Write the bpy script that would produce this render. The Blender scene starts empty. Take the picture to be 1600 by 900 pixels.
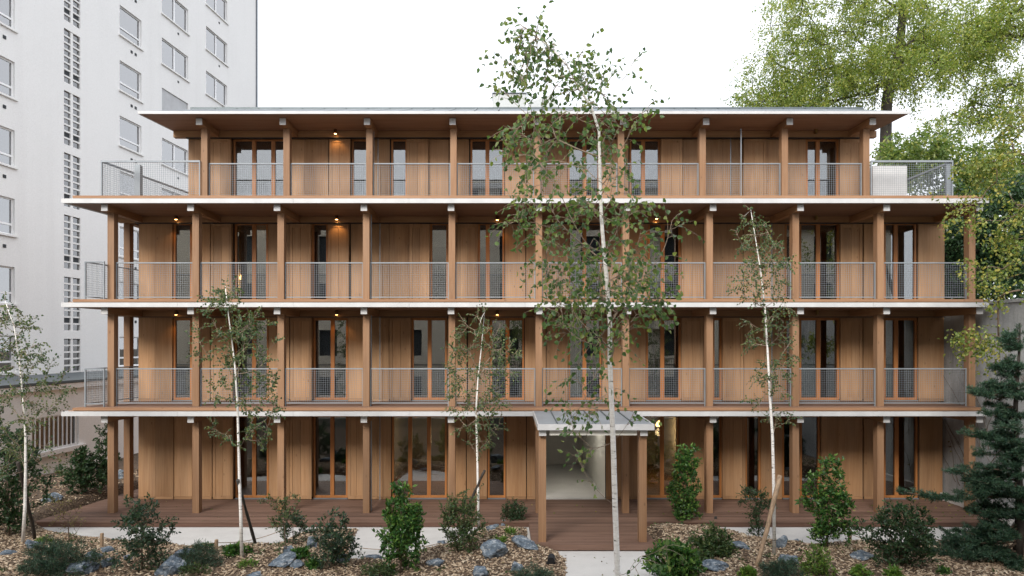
import bpy, bmesh, math, random
import numpy as np
from mathutils import Vector, Matrix, noise

# ------------------------------------------------------------------ camera, light, exposure
scene = bpy.context.scene
COL = scene.collection
EYE, F, CX, CY = 4.63, 1066.67, 785.0, 535.0     # eye height; focal length and vanishing point in photo pixels
cam_d = bpy.data.cameras.new('camera'); cam = bpy.data.objects.new('camera', cam_d); COL.objects.link(cam)
cam.location = (0, 0, EYE); cam.rotation_euler = (math.pi/2, 0, 0)
cam_d.sensor_width = 36; cam_d.lens = 24
cam_d.shift_x = (800-CX)/1600; cam_d.shift_y = (CY-450)/1600
cam_d.clip_start = 0.1; cam_d.clip_end = 2000
scene.camera = cam

SUN_EL, SUN_AZ = math.radians(33), math.radians(204)   # azimuth clockwise from +Y: veiled sun behind the viewer
world = bpy.data.worlds.new('World'); scene.world = world; world.use_nodes = True
wn = world.node_tree.nodes; wl = world.node_tree.links; wn.clear()
sky = wn.new('ShaderNodeTexSky'); sky.sky_type = 'NISHITA'; sky.sun_disc = False
sky.sun_elevation = SUN_EL; sky.sun_rotation = SUN_AZ
sky.altitude = 50; sky.air_density = 0.8; sky.dust_density = 1.5; sky.ozone_density = 1.0
bg = wn.new('ShaderNodeBackground'); bg.inputs[1].default_value = 0.15
wo = wn.new('ShaderNodeOutputWorld')
hsv = wn.new('ShaderNodeHueSaturation'); hsv.inputs['Saturation'].default_value = 0.5     # thin even cloud greys the blue
veil = wn.new('ShaderNodeMix'); veil.data_type = 'RGBA'; veil.inputs[0].default_value = 0.95; veil.inputs[7].default_value = (2.95, 3.05, 3.25, 1)   # even veil of cloud over the whole sky
wl.new(sky.outputs[0], hsv.inputs['Color']); wl.new(hsv.outputs[0], veil.inputs[6]); wl.new(veil.outputs[2], bg.inputs[0]); wl.new(bg.outputs[0], wo.inputs[0])

sun_d = bpy.data.lights.new('sun', 'SUN'); sun_d.energy = 1.45; sun_d.angle = math.radians(26); sun_d.color = (1.0, 0.94, 0.86)
sun = bpy.data.objects.new('sun', sun_d); COL.objects.link(sun)
sd = Vector((math.sin(SUN_AZ)*math.cos(SUN_EL), math.cos(SUN_AZ)*math.cos(SUN_EL), math.sin(SUN_EL)))
sun.rotation_euler = sd.to_track_quat('Z', 'Y').to_euler(); sun.location = sd*60

vs = scene.view_settings
vs.view_transform = 'Standard'; vs.look = 'None'; vs.gamma = 1.0; vs.exposure = 1.75; vs.use_curve_mapping = False
cy = scene.cycles
cy.use_denoising = True; cy.max_bounces = 8; cy.transparent_max_bounces = 12; cy.sample_clamp_indirect = 6
cy.caustics_reflective = False; cy.caustics_refractive = False

# ------------------------------------------------------------------ helpers
def X(px, Y): return (px-CX)/F*Y
def Z(py, Y): return EYE-(py-CY)/F*Y
def P(px, py, Y): return Vector((X(px, Y), Y, Z(py, Y)))
def G(px, py, z=0.0):
    Y = (EYE-z)*F/(py-CY); return Vector((X(px, Y), Y, z))

def tag(o, label=None, cat=None, group=None, kind=None):
    if label: o['label'] = label
    if cat: o['category'] = cat
    if group: o['group'] = group
    if kind: o['kind'] = kind
    return o
def link(name, me, mat=None, parent=None):
    o = bpy.data.objects.new(name, me); COL.objects.link(o)
    if mat is not None and me is not None and not me.materials: me.materials.append(mat)
    if parent is not None: adopt(o, parent)
    return o
def world_of(o):
    m = Matrix.LocRotScale(o.location, o.rotation_euler, o.scale)
    return m if o.parent is None else world_of(o.parent) @ o.matrix_parent_inverse @ m
def adopt(o, parent, local=False):
    o.parent = parent
    if not local: o.matrix_parent_inverse = world_of(parent).inverted()
def empty(name, loc=(0, 0, 0), rz=0):
    o = bpy.data.objects.new(name, None); COL.objects.link(o); o.location = loc; o.rotation_euler = (0, 0, rz)
    o.empty_display_size = 0.2; return o

class MB:
    def __init__(s): s.v = []; s.f = []
    def box(s, x0, x1, y0, y1, z0, z1):
        n = len(s.v)
        s.v += [(x0,y0,z0),(x1,y0,z0),(x1,y1,z0),(x0,y1,z0),(x0,y0,z1),(x1,y0,z1),(x1,y1,z1),(x0,y1,z1)]
        s.f += [tuple(n+i for i in q) for q in ((0,3,2,1),(4,5,6,7),(0,1,5,4),(1,2,6,5),(2,3,7,6),(3,0,4,7))]
        return s
    def ring(s, x0, x1, y0, y1, z0, z1, wl, wr, wb, wt, axis='y'):     # closed picture-frame, thickness along y (or x)
        n = len(s.v); A = [(x0, z0), (x1, z0), (x1, z1), (x0, z1)]; B = [(x0+wl, z0+wb), (x1-wr, z0+wb), (x1-wr, z1-wt), (x0+wl, z1-wt)]
        for y in (y0, y1):
            for a, c in A+B: s.v.append((a, y, c) if axis == 'y' else (y, a, c))
        for i in range(4):
            j = (i+1) % 4
            s.f += [(n+i, n+j, n+4+j, n+4+i), (n+8+j, n+8+i, n+12+i, n+12+j), (n+j, n+i, n+8+i, n+8+j), (n+4+i, n+4+j, n+12+j, n+12+i)]
        return s
    def poly(s, pts):
        n = len(s.v); s.v += [tuple(p) for p in pts]; s.f.append(tuple(range(n, n+len(pts)))); return s
    def prism(s, pts, dz):          # extrude polygon (counter-clockwise seen from above) up by dz vector
        n = len(s.v); k = len(pts); d = Vector(dz)
        s.v += [tuple(Vector(p)) for p in pts]+[tuple(Vector(p)+d) for p in pts]
        s.f.append(tuple(n+i for i in reversed(range(k)))); s.f.append(tuple(n+k+i for i in range(k)))
        for i in range(k): j = (i+1) % k; s.f.append((n+i, n+j, n+k+j, n+k+i))
        return s
    def tube(s, pts, rad, sides=6, cap=True):
        pts = [Vector(p) for p in pts]; n0 = len(s.v); k = len(pts)
        up = Vector((0.13, 0.07, 1)); 
        for i, p in enumerate(pts):
            d = (pts[min(i+1, k-1)]-pts[max(i-1, 0)])
            d = d.normalized() if d.length > 1e-9 else Vector((0, 0, 1))
            a = d.cross(Vector((1, 0.03, 0)) if abs(d.z) > .8 else up).normalized(); b = d.cross(a)
            r = rad[i] if hasattr(rad, '__len__') else rad
            for j in range(sides):
                t = 2*math.pi*j/sides
                s.v.append(tuple(p+a*(r*math.cos(t))+b*(r*math.sin(t))))
        for i in range(k-1):
            for j in range(sides):
                q = (j+1) % sides
                s.f.append((n0+i*sides+j, n0+i*sides+q, n0+(i+1)*sides+q, n0+(i+1)*sides+j))
        if cap:
            s.f.append(tuple(n0+j for j in reversed(range(sides)))); s.f.append(tuple(n0+(k-1)*sides+j for j in range(sides)))
        return s
    def mesh(s, name, smooth=False):
        me = bpy.data.meshes.new(name); me.from_pydata(s.v, [], s.f); me.update()
        if smooth: me.polygons.foreach_set('use_smooth', [True]*len(me.polygons))
        return me
    def build(s, name, mat, parent=None, smooth=False): return link(name, s.mesh(name, smooth), mat, parent)
def bx(name, x0, x1, y0, y1, z0, z1, mat, parent=None):
    return MB().box(x0, x1, y0, y1, z0, z1).build(name, mat, parent)

# ------------------------------------------------------------------ materials
def mat_new(name):
    m = bpy.data.materials.new(name); m.use_nodes = True; nt = m.node_tree
    b = nt.nodes['Principled BSDF']; return m, nt, b
def N(nt, t, **kw):
    n = nt.nodes.new(t)
    for k, v in kw.items(): setattr(n, k, v)
    return n
def ramp(nt, fac, stops):
    r = N(nt, 'ShaderNodeValToRGB'); e = r.color_ramp.elements
    while len(e) < len(stops): e.new(0.5)
    for el, (p, c) in zip(e, stops): el.position = p; el.color = (*c, 1)
    nt.links.new(fac, r.inputs[0]); return r.outputs[0]
def noise_n(nt, vec, scale, detail=4, rough=0.55, vscale=None):
    if vscale is not None:
        mp = N(nt, 'ShaderNodeMapping'); mp.inputs['Scale'].default_value = vscale; nt.links.new(vec, mp.inputs[0]); vec = mp.outputs[0]
    t = N(nt, 'ShaderNodeTexNoise'); t.inputs['Scale'].default_value = scale; t.inputs['Detail'].default_value = detail
    t.inputs['Roughness'].default_value = rough; nt.links.new(vec, t.inputs['Vector']); return t.outputs['Fac']
def bump(nt, b, h, strength=0.2, dist=0.01):
    n = N(nt, 'ShaderNodeBump'); n.inputs['Strength'].default_value = strength; n.inputs['Distance'].default_value = dist
    nt.links.new(h, n.inputs['Height']); nt.links.new(n.outputs[0], b.inputs['Normal'])
def mixc(nt, fac, a, b, mode='MIX'):
    m = N(nt, 'ShaderNodeMix', data_type='RGBA', blend_type=mode)
    for s, v in ((0, fac), (6, a), (7, b)):
        if hasattr(v, 'links') or hasattr(v, 'is_linked'): nt.links.new(v, m.inputs[s])
        else: m.inputs[s].default_value = v if s == 0 else (*v, 1)
    return m.outputs[2]
def pos(nt, rnd=True):
    g = N(nt, 'ShaderNodeNewGeometry').outputs['Position']
    if not rnd: return g, None
    oi = N(nt, 'ShaderNodeObjectInfo').outputs['Random']
    sc = N(nt, 'ShaderNodeVectorMath', operation='SCALE'); sc.inputs[0].default_value = (37, 53, 71); nt.links.new(oi, sc.inputs['Scale'])
    ad = N(nt, 'ShaderNodeVectorMath', operation='ADD'); nt.links.new(g, ad.inputs[0]); nt.links.new(sc.outputs[0], ad.inputs[1])
    return ad.outputs[0], oi
def wood(name, dark, light, axis='z', rough=0.62, var=0.16, grain=1.0, knots=True, grey=0):
    m, nt, b = mat_new(name); v, oi = pos(nt)
    vs_ = {'z': (38, 38, 1.3), 'x': (1.3, 38, 38), 'y': (38, 1.3, 38)}[axis]
    g1 = noise_n(nt, v, grain, 6, 0.6, vs_)
    vb = {'z': (5, 5, .5), 'x': (.5, 5, 5), 'y': (5, .5, 5)}[axis]
    g2 = noise_n(nt, v, 1.0, 3, 0.5, vb)
    ad = N(nt, 'ShaderNodeMath', operation='ADD'); nt.links.new(g1, ad.inputs[0]); nt.links.new(g2, ad.inputs[1])
    hf = N(nt, 'ShaderNodeMath', operation='MULTIPLY'); nt.links.new(ad.outputs[0], hf.inputs[0]); hf.inputs[1].default_value = .5
    c = ramp(nt, hf.outputs[0], [(.34, dark), (.66, light)])
    if knots:
        mp = N(nt, 'ShaderNodeMapping'); mp.inputs['Scale'].default_value = {'z': (5, 5, 2.2), 'x': (2.2, 5, 5), 'y': (5, 2.2, 5)}[axis]
        nt.links.new(v, mp.inputs[0])
        vo = N(nt, 'ShaderNodeTexVoronoi'); nt.links.new(mp.outputs[0], vo.inputs['Vector']); vo.inputs['Scale'].default_value = 1
        kf = ramp(nt, vo.outputs['Distance'], [(.05, (1, 1, 1)), (.11, (0, 0, 0))])
        kk = N(nt, 'ShaderNodeMath', operation='MULTIPLY'); nt.links.new(kf, kk.inputs[0]); kk.inputs[1].default_value = .55
        c = mixc(nt, kk.outputs[0], c, tuple(x*.45 for x in dark))
    if grey:          # weathered, slightly silvered patches
        gp = N(nt, 'ShaderNodeNewGeometry').outputs['Position']
        w1 = noise_n(nt, gp, 1.0, 5, .62, (1.7, 1.7, .55))
        wf = N(nt, 'ShaderNodeMath', operation='MULTIPLY'); nt.links.new(ramp(nt, w1, [(.42, (0, 0, 0)), (.72, (1, 1, 1))]), wf.inputs[0]); wf.inputs[1].default_value = grey
        m_ = sum(light)/3; c = mixc(nt, wf.outputs[0], c, (m_*.86, m_*.76, m_*.62))
    mr = N(nt, 'ShaderNodeMapRange'); mr.inputs['To Min'].default_value = 1-var; mr.inputs['To Max'].default_value = 1+var
    nt.links.new(oi, mr.inputs['Value'])
    hs = N(nt, 'ShaderNodeHueSaturation'); nt.links.new(mr.outputs[0], hs.inputs['Value']); nt.links.new(c, hs.inputs['Color'])
    nt.links.new(hs.outputs[0], b.inputs['Base Color']); b.inputs['Roughness'].default_value = rough
    b.inputs['Specular IOR Level'].default_value = .3
    bump(nt, b, g1, .25, .004); return m
def plain(name, col, rough=0.6, metal=0.0, nscale=6.0, amt=0.12, bmp=0.0, spec=.4):
    m, nt, b = mat_new(name); v, oi = pos(nt)
    n = noise_n(nt, v, nscale, 5, .6)
    c = ramp(nt, n, [(.3, tuple(x*(1-amt) for x in col)), (.7, tuple(min(1, x*(1+amt)) for x in col))])
    nt.links.new(c, b.inputs['Base Color']); b.inputs['Roughness'].default_value = rough; b.inputs['Metallic'].default_value = metal
    b.inputs['Specular IOR Level'].default_value = spec
    if bmp: bump(nt, b, n, bmp, .01)
    return m
def leafmat(name, c1, c2, c3=None, rough=.38, trans=.3):
    m, nt, b = mat_new(name)
    r = N(nt, 'ShaderNodeNewGeometry').outputs['Random Per Island']
    st = [(0, c1), (.6, c2)] + ([(.97, c3)] if c3 else [])
    c = ramp(nt, r, st); nt.links.new(c, b.inputs['Base Color']); b.inputs['Roughness'].default_value = rough
    b.inputs['Specular IOR Level'].default_value = .35
    t = N(nt, 'ShaderNodeBsdfTranslucent'); br = N(nt, 'ShaderNodeMix', data_type='RGBA', blend_type='MULTIPLY')
    br.inputs[0].default_value = 1; br.inputs[7].default_value = (1.5, 1.6, .8, 1); nt.links.new(c, br.inputs[6]); nt.links.new(br.outputs[2], t.inputs[0])
    mx = N(nt, 'ShaderNodeMixShader'); mx.inputs[0].default_value = trans
    nt.links.new(b.outputs[0], mx.inputs[1]); nt.links.new(t.outputs[0], mx.inputs[2])
    nt.links.new(mx.outputs[0], nt.nodes['Material Output'].inputs[0]); return m
def glassmat(name, refl, tint, rough=0.0, fresnel=True):
    m, nt, b = mat_new(name); nt.nodes.remove(b)
    tr = N(nt, 'ShaderNodeBsdfTransparent'); tr.inputs[0].default_value = (*tint, 1)
    gl = N(nt, 'ShaderNodeBsdfGlossy'); gl.inputs['Roughness'].default_value = rough
    v, oi = pos(nt)
    bp = N(nt, 'ShaderNodeBump'); bp.inputs['Strength'].default_value = .025; bp.inputs['Distance'].default_value = .02
    nt.links.new(noise_n(nt, v, 1.4, 1, .4), bp.inputs['Height']); nt.links.new(bp.outputs[0], gl.inputs['Normal'])
    fr = N(nt, 'ShaderNodeFresnel'); fr.inputs[0].default_value = 1.5
    ad = N(nt, 'ShaderNodeMath', operation='ADD', use_clamp=True); nt.links.new(fr.outputs[0], ad.inputs[0]); ad.inputs[1].default_value = refl-.04
    mx = N(nt, 'ShaderNodeMixShader'); mx.inputs[0].default_value = refl
    if fresnel: nt.links.new(ad.outputs[0], mx.inputs[0])
    nt.links.new(tr.outputs[0], mx.inputs[1]); nt.links.new(tr.outputs[0], mx.inputs[1]); nt.links.new(gl.outputs[0], mx.inputs[2])
    nt.links.new(mx.outputs[0], nt.nodes['Material Output'].inputs[0]); return m
def emit(name, col, s):
    m, nt, b = mat_new(name); b.inputs['Emission Color'].default_value = (*col, 1); b.inputs['Emission Strength'].default_value = s
    b.inputs['Base Color'].default_value = (*col, 1); return m

M = {}
M['wood'] = wood('larch_cladding', (.285, .152, .071), (.425, .25, .13), 'z', var=.15, grey=.2)
M['woodx'] = wood('larch_beam', (.25, .138, .068), (.37, .22, .118), 'x', knots=False)
M['woody'] = wood('larch_crossbeam', (.25, .138, .068), (.37, .22, .118), 'y', knots=False)
M['post'] = wood('larch_post', (.205, .108, .055), (.295, .172, .096), 'z', var=.10, grey=.2)
M['soffit'] = wood('larch_soffit', (.20, .118, .078), (.30, .19, .13), 'x', knots=False, grain=.7)
M['edge'] = wood('larch_edge_board', (.235, .122, .064), (.335, .193, .112), 'x', var=.08)
M['frame'] = wood('window_oak', (.30, .115, .035), (.44, .19, .065), 'z', var=.08, knots=False, rough=.45)
M['framex'] = wood('window_oak_rail', (.30, .115, .035), (.44, .19, .065), 'x', var=.08, knots=False, rough=.45)
M['deck'] = wood('deck_boards', (.11, .065, .047), (.21, .128, .095), 'x', var=.28, rough=.7)
M['white'] = plain('white_paint', (.47, .473, .48), .5, amt=.10, nscale=2.2)
M['deckdk'] = wood('deck_edge_board', (.075, .04, .028), (.14, .078, .055), 'x', var=.1, knots=False)  # deck wood darkened: shade under the board ends put into the colour
M['core'] = plain('dark_membrane', (.03, .028, .026), .9)
M['steel'] = plain('galvanised_steel', (.22, .245, .27), .5, .1, 3)
M['wire'] = plain('galvanised_wire', (.21, .235, .26), .5, .1, 3)
M['zinc'] = plain('zinc_sheet', (.17, .19, .21), .55, .1, 1.5, .12)
M['porchzinc'] = plain('porch_zinc', (.24, .265, .29), .5, .1, 1.5, .12)
M['dkzinc'] = plain('dark_zinc', (.10, .12, .13), .5, .3, 2)
M['pane'] = glassmat('window_glass', .22, (.62, .66, .66))
M['screen'] = glassmat('partition_glass', .10, (.96, .97, .97), .05, False)
M['room'] = plain('interior_plaster', (.42, .40, .37), .9, amt=.05)
M['roomfloor'] = wood('interior_parquet', (.16, .09, .05), (.25, .15, .09), 'x', knots=False)
M['curtain'] = plain('curtain_linen', (.62, .62, .60), .9, amt=.06)
M['hall'] = plain('hall_plaster', (.72, .71, .66), .8, amt=.03)
M['copper'] = plain('copper_lamp', (.12, .06, .025), .35, .8, 8)
M['brass'] = plain('brass_lamp', (.28, .20, .08), .35, .8, 8)
M['glow'] = emit('lamp_glow', (1.0, .50, .16), 6)
M['glow2'] = emit('ceiling_lamp_glow', (1.0, .95, .85), 2)
M['black'] = plain('black_metal', (.02, .022, .025), .5)
# ------------------------------------------------------------------ surfaces of the setting
def mulchmat():
    m, nt, b = mat_new('wood_chip_mulch'); v, _ = pos(nt, False)
    vo = N(nt, 'ShaderNodeTexVoronoi'); vo.inputs['Scale'].default_value = 26; nt.links.new(v, vo.inputs['Vector'])
    n = noise_n(nt, v, 2.0, 4)
    sp = N(nt, 'ShaderNodeSeparateColor'); nt.links.new(vo.outputs['Color'], sp.inputs[0])
    c = ramp(nt, sp.outputs[0], [(0, (.05, .032, .02)), (.5, (.13, .085, .055)), (1, (.24, .17, .11))])
    d = mixc(nt, n, c, (.07, .048, .032)); nt.links.new(d, b.inputs['Base Color']); b.inputs['Roughness'].default_value = .9
    bump(nt, b, vo.outputs['Distance'], .8, .03); return m
def concretemat(name, col, stain=.3, scale=1.0, fine=60, cracks=False, streak=False):
    m, nt, b = mat_new(name); v, _ = pos(nt, False)
    n1 = noise_n(nt, v, scale, 7, .65); n2 = noise_n(nt, v, fine, 2)
    c = ramp(nt, n1, [(.28, tuple(x*(1-stain) for x in col)), (.52, col), (.75, tuple(min(1, x*(1+stain*.5)) for x in col))])
    e = mixc(nt, .25, c, ramp(nt, n2, [(.3, tuple(x*.6 for x in col)), (.7, tuple(min(1, x*1.25) for x in col))]))
    if cracks:
        s = noise_n(nt, v, 1.0, 6, .7, (2.5, 2.5, .35))
        e = mixc(nt, ramp(nt, s, [(.5, (0, 0, 0)), (.72, (.7, .7, .7))]), e, tuple(x*.35 for x in col))
    if streak:
        s = noise_n(nt, v, 1.0, 5, .6, (1.3, 1.3, .06)); e = mixc(nt, ramp(nt, s, [(.5, (0, 0, 0)), (.85, (.25, .25, .25))]), e, tuple(x*.72 for x in col))
    nt.links.new(e, b.inputs['Base Color']); b.inputs['Roughness'].default_value = .85; bump(nt, b, n2, .25, .01); return m
M['mulch'] = mulchmat()
M['path'] = concretemat('pale_concrete', (.55, .54, .525), .16, 1.6)
M['wallc'] = concretemat('stained_concrete', (.33, .34, .345), .45, .8, 25, True)
M['soil'] = plain('dark_soil', (.05, .042, .03), .95, amt=.4, nscale=2)
M['render'] = concretemat('white_render', (.88, .865, .84), .04, .25, 30, streak=True)
M['cream'] = concretemat('cream_render', (.74, .67, .55), .08, .3, 30)
M['housing'] = concretemat('pale_cement_board', (.42, .44, .44), .1, 1.0, 20)
M['pvc'] = plain('white_window_frame', (.90, .90, .90), .4, amt=.02)
M['tpane'] = glassmat('tower_glass', .40, (.5, .55, .58))
M['blockpane'] = glassmat('stair_glass', .24, (.2, .25, .26), .15)
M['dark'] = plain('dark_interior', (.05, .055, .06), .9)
M['blind'] = plain('window_blind', (.42, .45, .5), .8, amt=.08, nscale=2)
M['ochre'] = plain('ochre_panel', (.36, .27, .03), .6)

g = MB().poly([(-300, -200, -.06), (300, -200, -.06), (300, 600, -.06), (-300, 600, -.06)]).build('ground', M['soil']); tag(g, 'dark soil of the courtyard', kind='structure')
# pale concrete path along the deck and up to the entrance
pth = MB().box(-11.6, 12.55, 13.0, 17.3, -.05, 0).box(0.2, 4.6, 2.0, 12.998, -.05, 0).build('path', M['path']); tag(pth, 'pale concrete path along the timber deck', kind='structure')

# planting beds as one height field with soft edges
BL = [(-40, 40), (-8.55, 40), (-11.74, 17.25)]
for px_, py_ in ((80, 834), (130, 841), (230, 853), (330, 862), (430, 853), (455, 840), (500, 829), (560, 827), (549, 848), (540, 878), (600, 876), (650, 865), (700, 853), (738, 838)):
    q = G(px_, py_); BL.append((q.x, q.y))
BL += [(X(752, 17.0), 17.02), (.60, 17.02), (.62, 15.3)]
for px_, py_ in ((862, 856), (884, 874), (884, 915), (872, 1000)): q = G(px_, py_); BL.append((q.x, q.y))
BL += [(.3, 2), (-40, 2)]
BR = [(3.46, 17.02), (X(1115, 17.0), 17.02)]
for px_, py_ in ((1150, 836), (1200, 850), (1260, 856), (1330, 850), (1400, 856), (1480, 846)): q = G(px_, py_); BR.append((q.x, q.y))
BR += [(12.5, 16.2), (12.5, 2), (4.5, 2)]
for px_, py_ in ((1062, 960), (1044, 893), (1022, 852)): q = G(px_, py_); BR.append((q.x, q.y))
BR += [(3.46, 15.6)]
def sdf(poly, x, y):
    p = np.array(poly); q = np.roll(p, -1, 0); d = np.full(x.shape, 1e9); ins = np.zeros(x.shape, bool)
    for (ax, ay), (bx_, by_) in zip(p, q):
        ex, ey = bx_-ax, by_-ay; t = np.clip(((x-ax)*ex+(y-ay)*ey)/(ex*ex+ey*ey+1e-12), 0, 1)
        d = np.minimum(d, np.hypot(x-ax-t*ex, y-ay-t*ey))
        cr = ((ay > y) != (by_ > y)) & (x < (bx_-ax)*(y-ay)/(by_-ay+1e-12)+ax); ins ^= cr
    return np.where(ins, d, -d)
MOUNDS = [(G(790, 850), .55, .20), (G(770, 868), .8, .16), (G(690, 900), 1.0, .08), (G(1070, 845), .9, .16), (G(1180, 875), 1.2, .10),
          (G(450, 880), 1.0, .12), (G(300, 885), 1.2, .10), (G(150, 885), 1.6, .12), (G(1380, 890), 1.6, .12), (Vector((-14, 20, 0)), 3.0, .35), (Vector((-13.4, 17, 0)), 1.6, .15)]
def bedh(x, y):
    x = np.asarray(x, float); y = np.asarray(y, float)
    d = np.maximum(sdf(BL, x, y), sdf(BR, x, y))
    t = np.clip(d/.28, -.5, 1); s = np.where(t > 0, t*t*(3-2*t), t)
    h = .10*s
    for c, r, a in MOUNDS: h = h+a*np.exp(-((x-c.x)**2+(y-c.y)**2)/(r*r))*np.clip(s, 0, 1)
    h = h+.02*np.sin(x*3.1+y*1.7)*np.clip(s, 0, 1)+.012*np.sin(x*7.3-y*5.1)*np.clip(s, 0, 1)
    return h, d
def hz(x, y): return max(0.0, float(bedh(np.array([x]), np.array([y]))[0][0]))
def GB(px, py):                       # photo pixel -> point on the bed surface
    z = 0.0
    for _ in range(4): q = G(px, py, z); z = hz(q.x, q.y)
    return G(px, py, z)
def bed():
    xs = np.concatenate([np.arange(-22, -13, .35), np.arange(-13, 12.5, .07), [12.5]]); ys = np.concatenate([np.arange(3, 12.6, .4), np.arange(12.6, 17.4, .07), np.arange(17.4, 30, .35)])
    gx, gy = np.meshgrid(xs, ys); h, d = bedh(gx, gy); h = np.where(d < -.02, -.056, h)
    nv = gx.size; nx = len(xs); idx = np.arange(nv).reshape(gx.shape)
    a, b_, c, e = idx[:-1, :-1], idx[:-1, 1:], idx[1:, 1:], idx[1:, :-1]
    keep = (d[:-1, :-1] > -.12) | (d[1:, 1:] > -.12) | (d[:-1, 1:] > -.12) | (d[1:, :-1] > -.12)
    quads = np.stack([a, b_, c, e], -1)[keep]
    me = bpy.data.meshes.new('planting_bed'); me.from_pydata(np.stack([gx, gy, h], -1).reshape(-1, 3).tolist(), [], quads.tolist()); me.update()
    me.polygons.foreach_set('use_smooth', [True]*len(me.polygons))
    tag(link('planting_bed', me, M['mulch']), 'mulched planting beds beside the concrete path', kind='structure')
bed()

# ------------------------------------------------------------------ the timber building
T = empty('timber_apartment_building', (1.0, 19.5, 0)); tag(T, 'four storey timber apartment house with open galleries and white slab edges', 'building')
ZF = [.15, 2.95, 5.74, 8.40]                    # floor levels
YF, YP, YW = 17.45, 17.9, 19.5                  # slab edge, post front, wall face
YP3 = 18.54                                     # posts of the top floor stand further back
XS0, XS1 = -11.28, 12.44
ZB = [2.56, 5.36, 8.025, 10.44]                  # underside of gallery beams
# gallery slabs
for k in (1, 2, 3):
    z = ZF[k]
    s = MB()
    s.prism([(XS0+.12, YF+.1, z-.20), (XS1-.06, YF+.1, z-.20), (XS1-.06, 30, z-.20), (XS0+.12+1.6, 30, z-.20)], (0, 0, .13)).build('gallery_slab', M['soffit'], T)
    nj = 8; wj = (XS1-XS0)/nj
    for j in range(nj):
        xa, xb = XS0+j*wj+(.004 if j else 0), XS0+(j+1)*wj
        MB().prism([(xa, YF, z-.205), (xb, YF, z-.205), (xb, YF+.09, z-.205), (xa+(.013 if j == 0 else 0), YF+.09, z-.205)], (0, 0, .115)).build('slab_edge', M['white'], T)
    MB().prism([(XS0+.013, YF+.092, z-.205), (XS0+.11, YF+.092, z-.205), (XS0+.11+1.6, 30, z-.205), (XS0+1.6, 30, z-.205)], (0, 0, .115)).build('slab_edge', M['white'], T)
    # boards of the gallery floor
    w = .145; y = YF+.07; i = 0
    while y < YW-.05:
        x0 = X(110, YF)+.143*(y-YF)
        MB().prism([(x0, y, z-.068), (XS1-.1, y, z-.068), (XS1-.1, y+w-.006, z-.068), (x0+.143*w, y+w-.006, z-.068)], (0, 0, .068+(.0015 if i % 2 else 0))).build('floor_board', M['edge'] if i == 0 else M['deck'], T)
        y += w; i += 1
# ground deck, board by board
w = .142; y = 17.07; i = 0
XD0 = X(55, 17.07)
while y < YW-.02:
    bx('deck_board', XD0+.143*(y-17.07), 12.5, y, y+w-.007, .12, .15+(.002 if i % 2 else 0), M['deck'], T); y += w; i += 1
y = YW
while y < 27:
    bx('deck_board', XD0+.143*(y-17.07), -10.42, y, y+w-.007, .12, .15+(.002 if i % 2 else 0), M['deck'], T); y += w; i += 1
bx('deck_edge', XD0+.02, .66, 17.085, 17.11, .012, .119, M['deckdk'], T); bx('deck_edge', 3.42, 12.5, 17.085, 17.11, .012, .119, M['deckdk'], T)
bx('deck_support', XD0+.2, 12.4, 17.2, 19.4, -.04, .118, M['core'], T)
y = 15.12; i = 0
while y < 17.05:
    bx('deck_board', .66, 3.42, y, min(y+w-.007, 17.045), .025, .15+(.002 if i % 2 else 0), M['deck'], T); y += w; i += 1

# posts, beams and white beam ends
POSTPX = [173, 305.5, 438.5, 572, 706, 842, 978, 1109, 1243.5, 1376, 1519]
POSTX = [(p-CX)/F*YP for p in POSTPX]
for k in range(3):
    for i, px_ in enumerate(POSTX):
        bx('post', px_-.085, px_+.085, YP, YP+.20, ZF[k], ZB[k], M['post'], T)
        bx('cross_beam', px_-.08-.02*(i == 0), px_+.08, 17.635, YW, ZB[k], ZF[k+1]-.202, M['woody'], T)
        bx('beam_end', px_-.082, px_+.082, 17.61, 17.633, ZB[k], ZF[k+1]-.212, M['white'], T)
    bx('wall_beam', -10.9, 12.5, YW-.16, YW-.003, ZB[k]+.003, ZF[k+1]-.203, M['woodx'], T)
    bx('post', -10.79, -10.62, 19.45, 19.66, ZF[k], ZB[k], M['post'], T)
    bx('cross_beam', -10.81, -10.6, 19.665, 27, ZB[k], ZF[k+1]-.202, M['woody'], T)
    bx('post', -9.86+.0, -9.69, 25.0, 25.2, ZF[k], ZB[k], M['post'], T)
POST3 = [319, 447.5, 577, 708.5, 839.5, 970.5, 1098, 1226.5, 1354]
POST3X = [(p-CX)/F*YP3 for p in POST3]
for px_ in POST3X:
    bx('post', px_-.085, px_+.085, YP3, YP3+.2, ZF[3], ZB[3], M['post'], T)
    bx('cross_beam', px_-.08, px_+.08, 18.245, YW, ZB[3], 10.625, M['woody'], T)
    bx('beam_end', px_-.082, px_+.082, 18.22, 18.243, ZB[3], 10.61, M['white'], T)
bx('wall_beam', X(275, YW), X(1365, YW), YW-.16, YW-.003, ZB[3]+.003, 10.625, M['woodx'], T)

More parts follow.
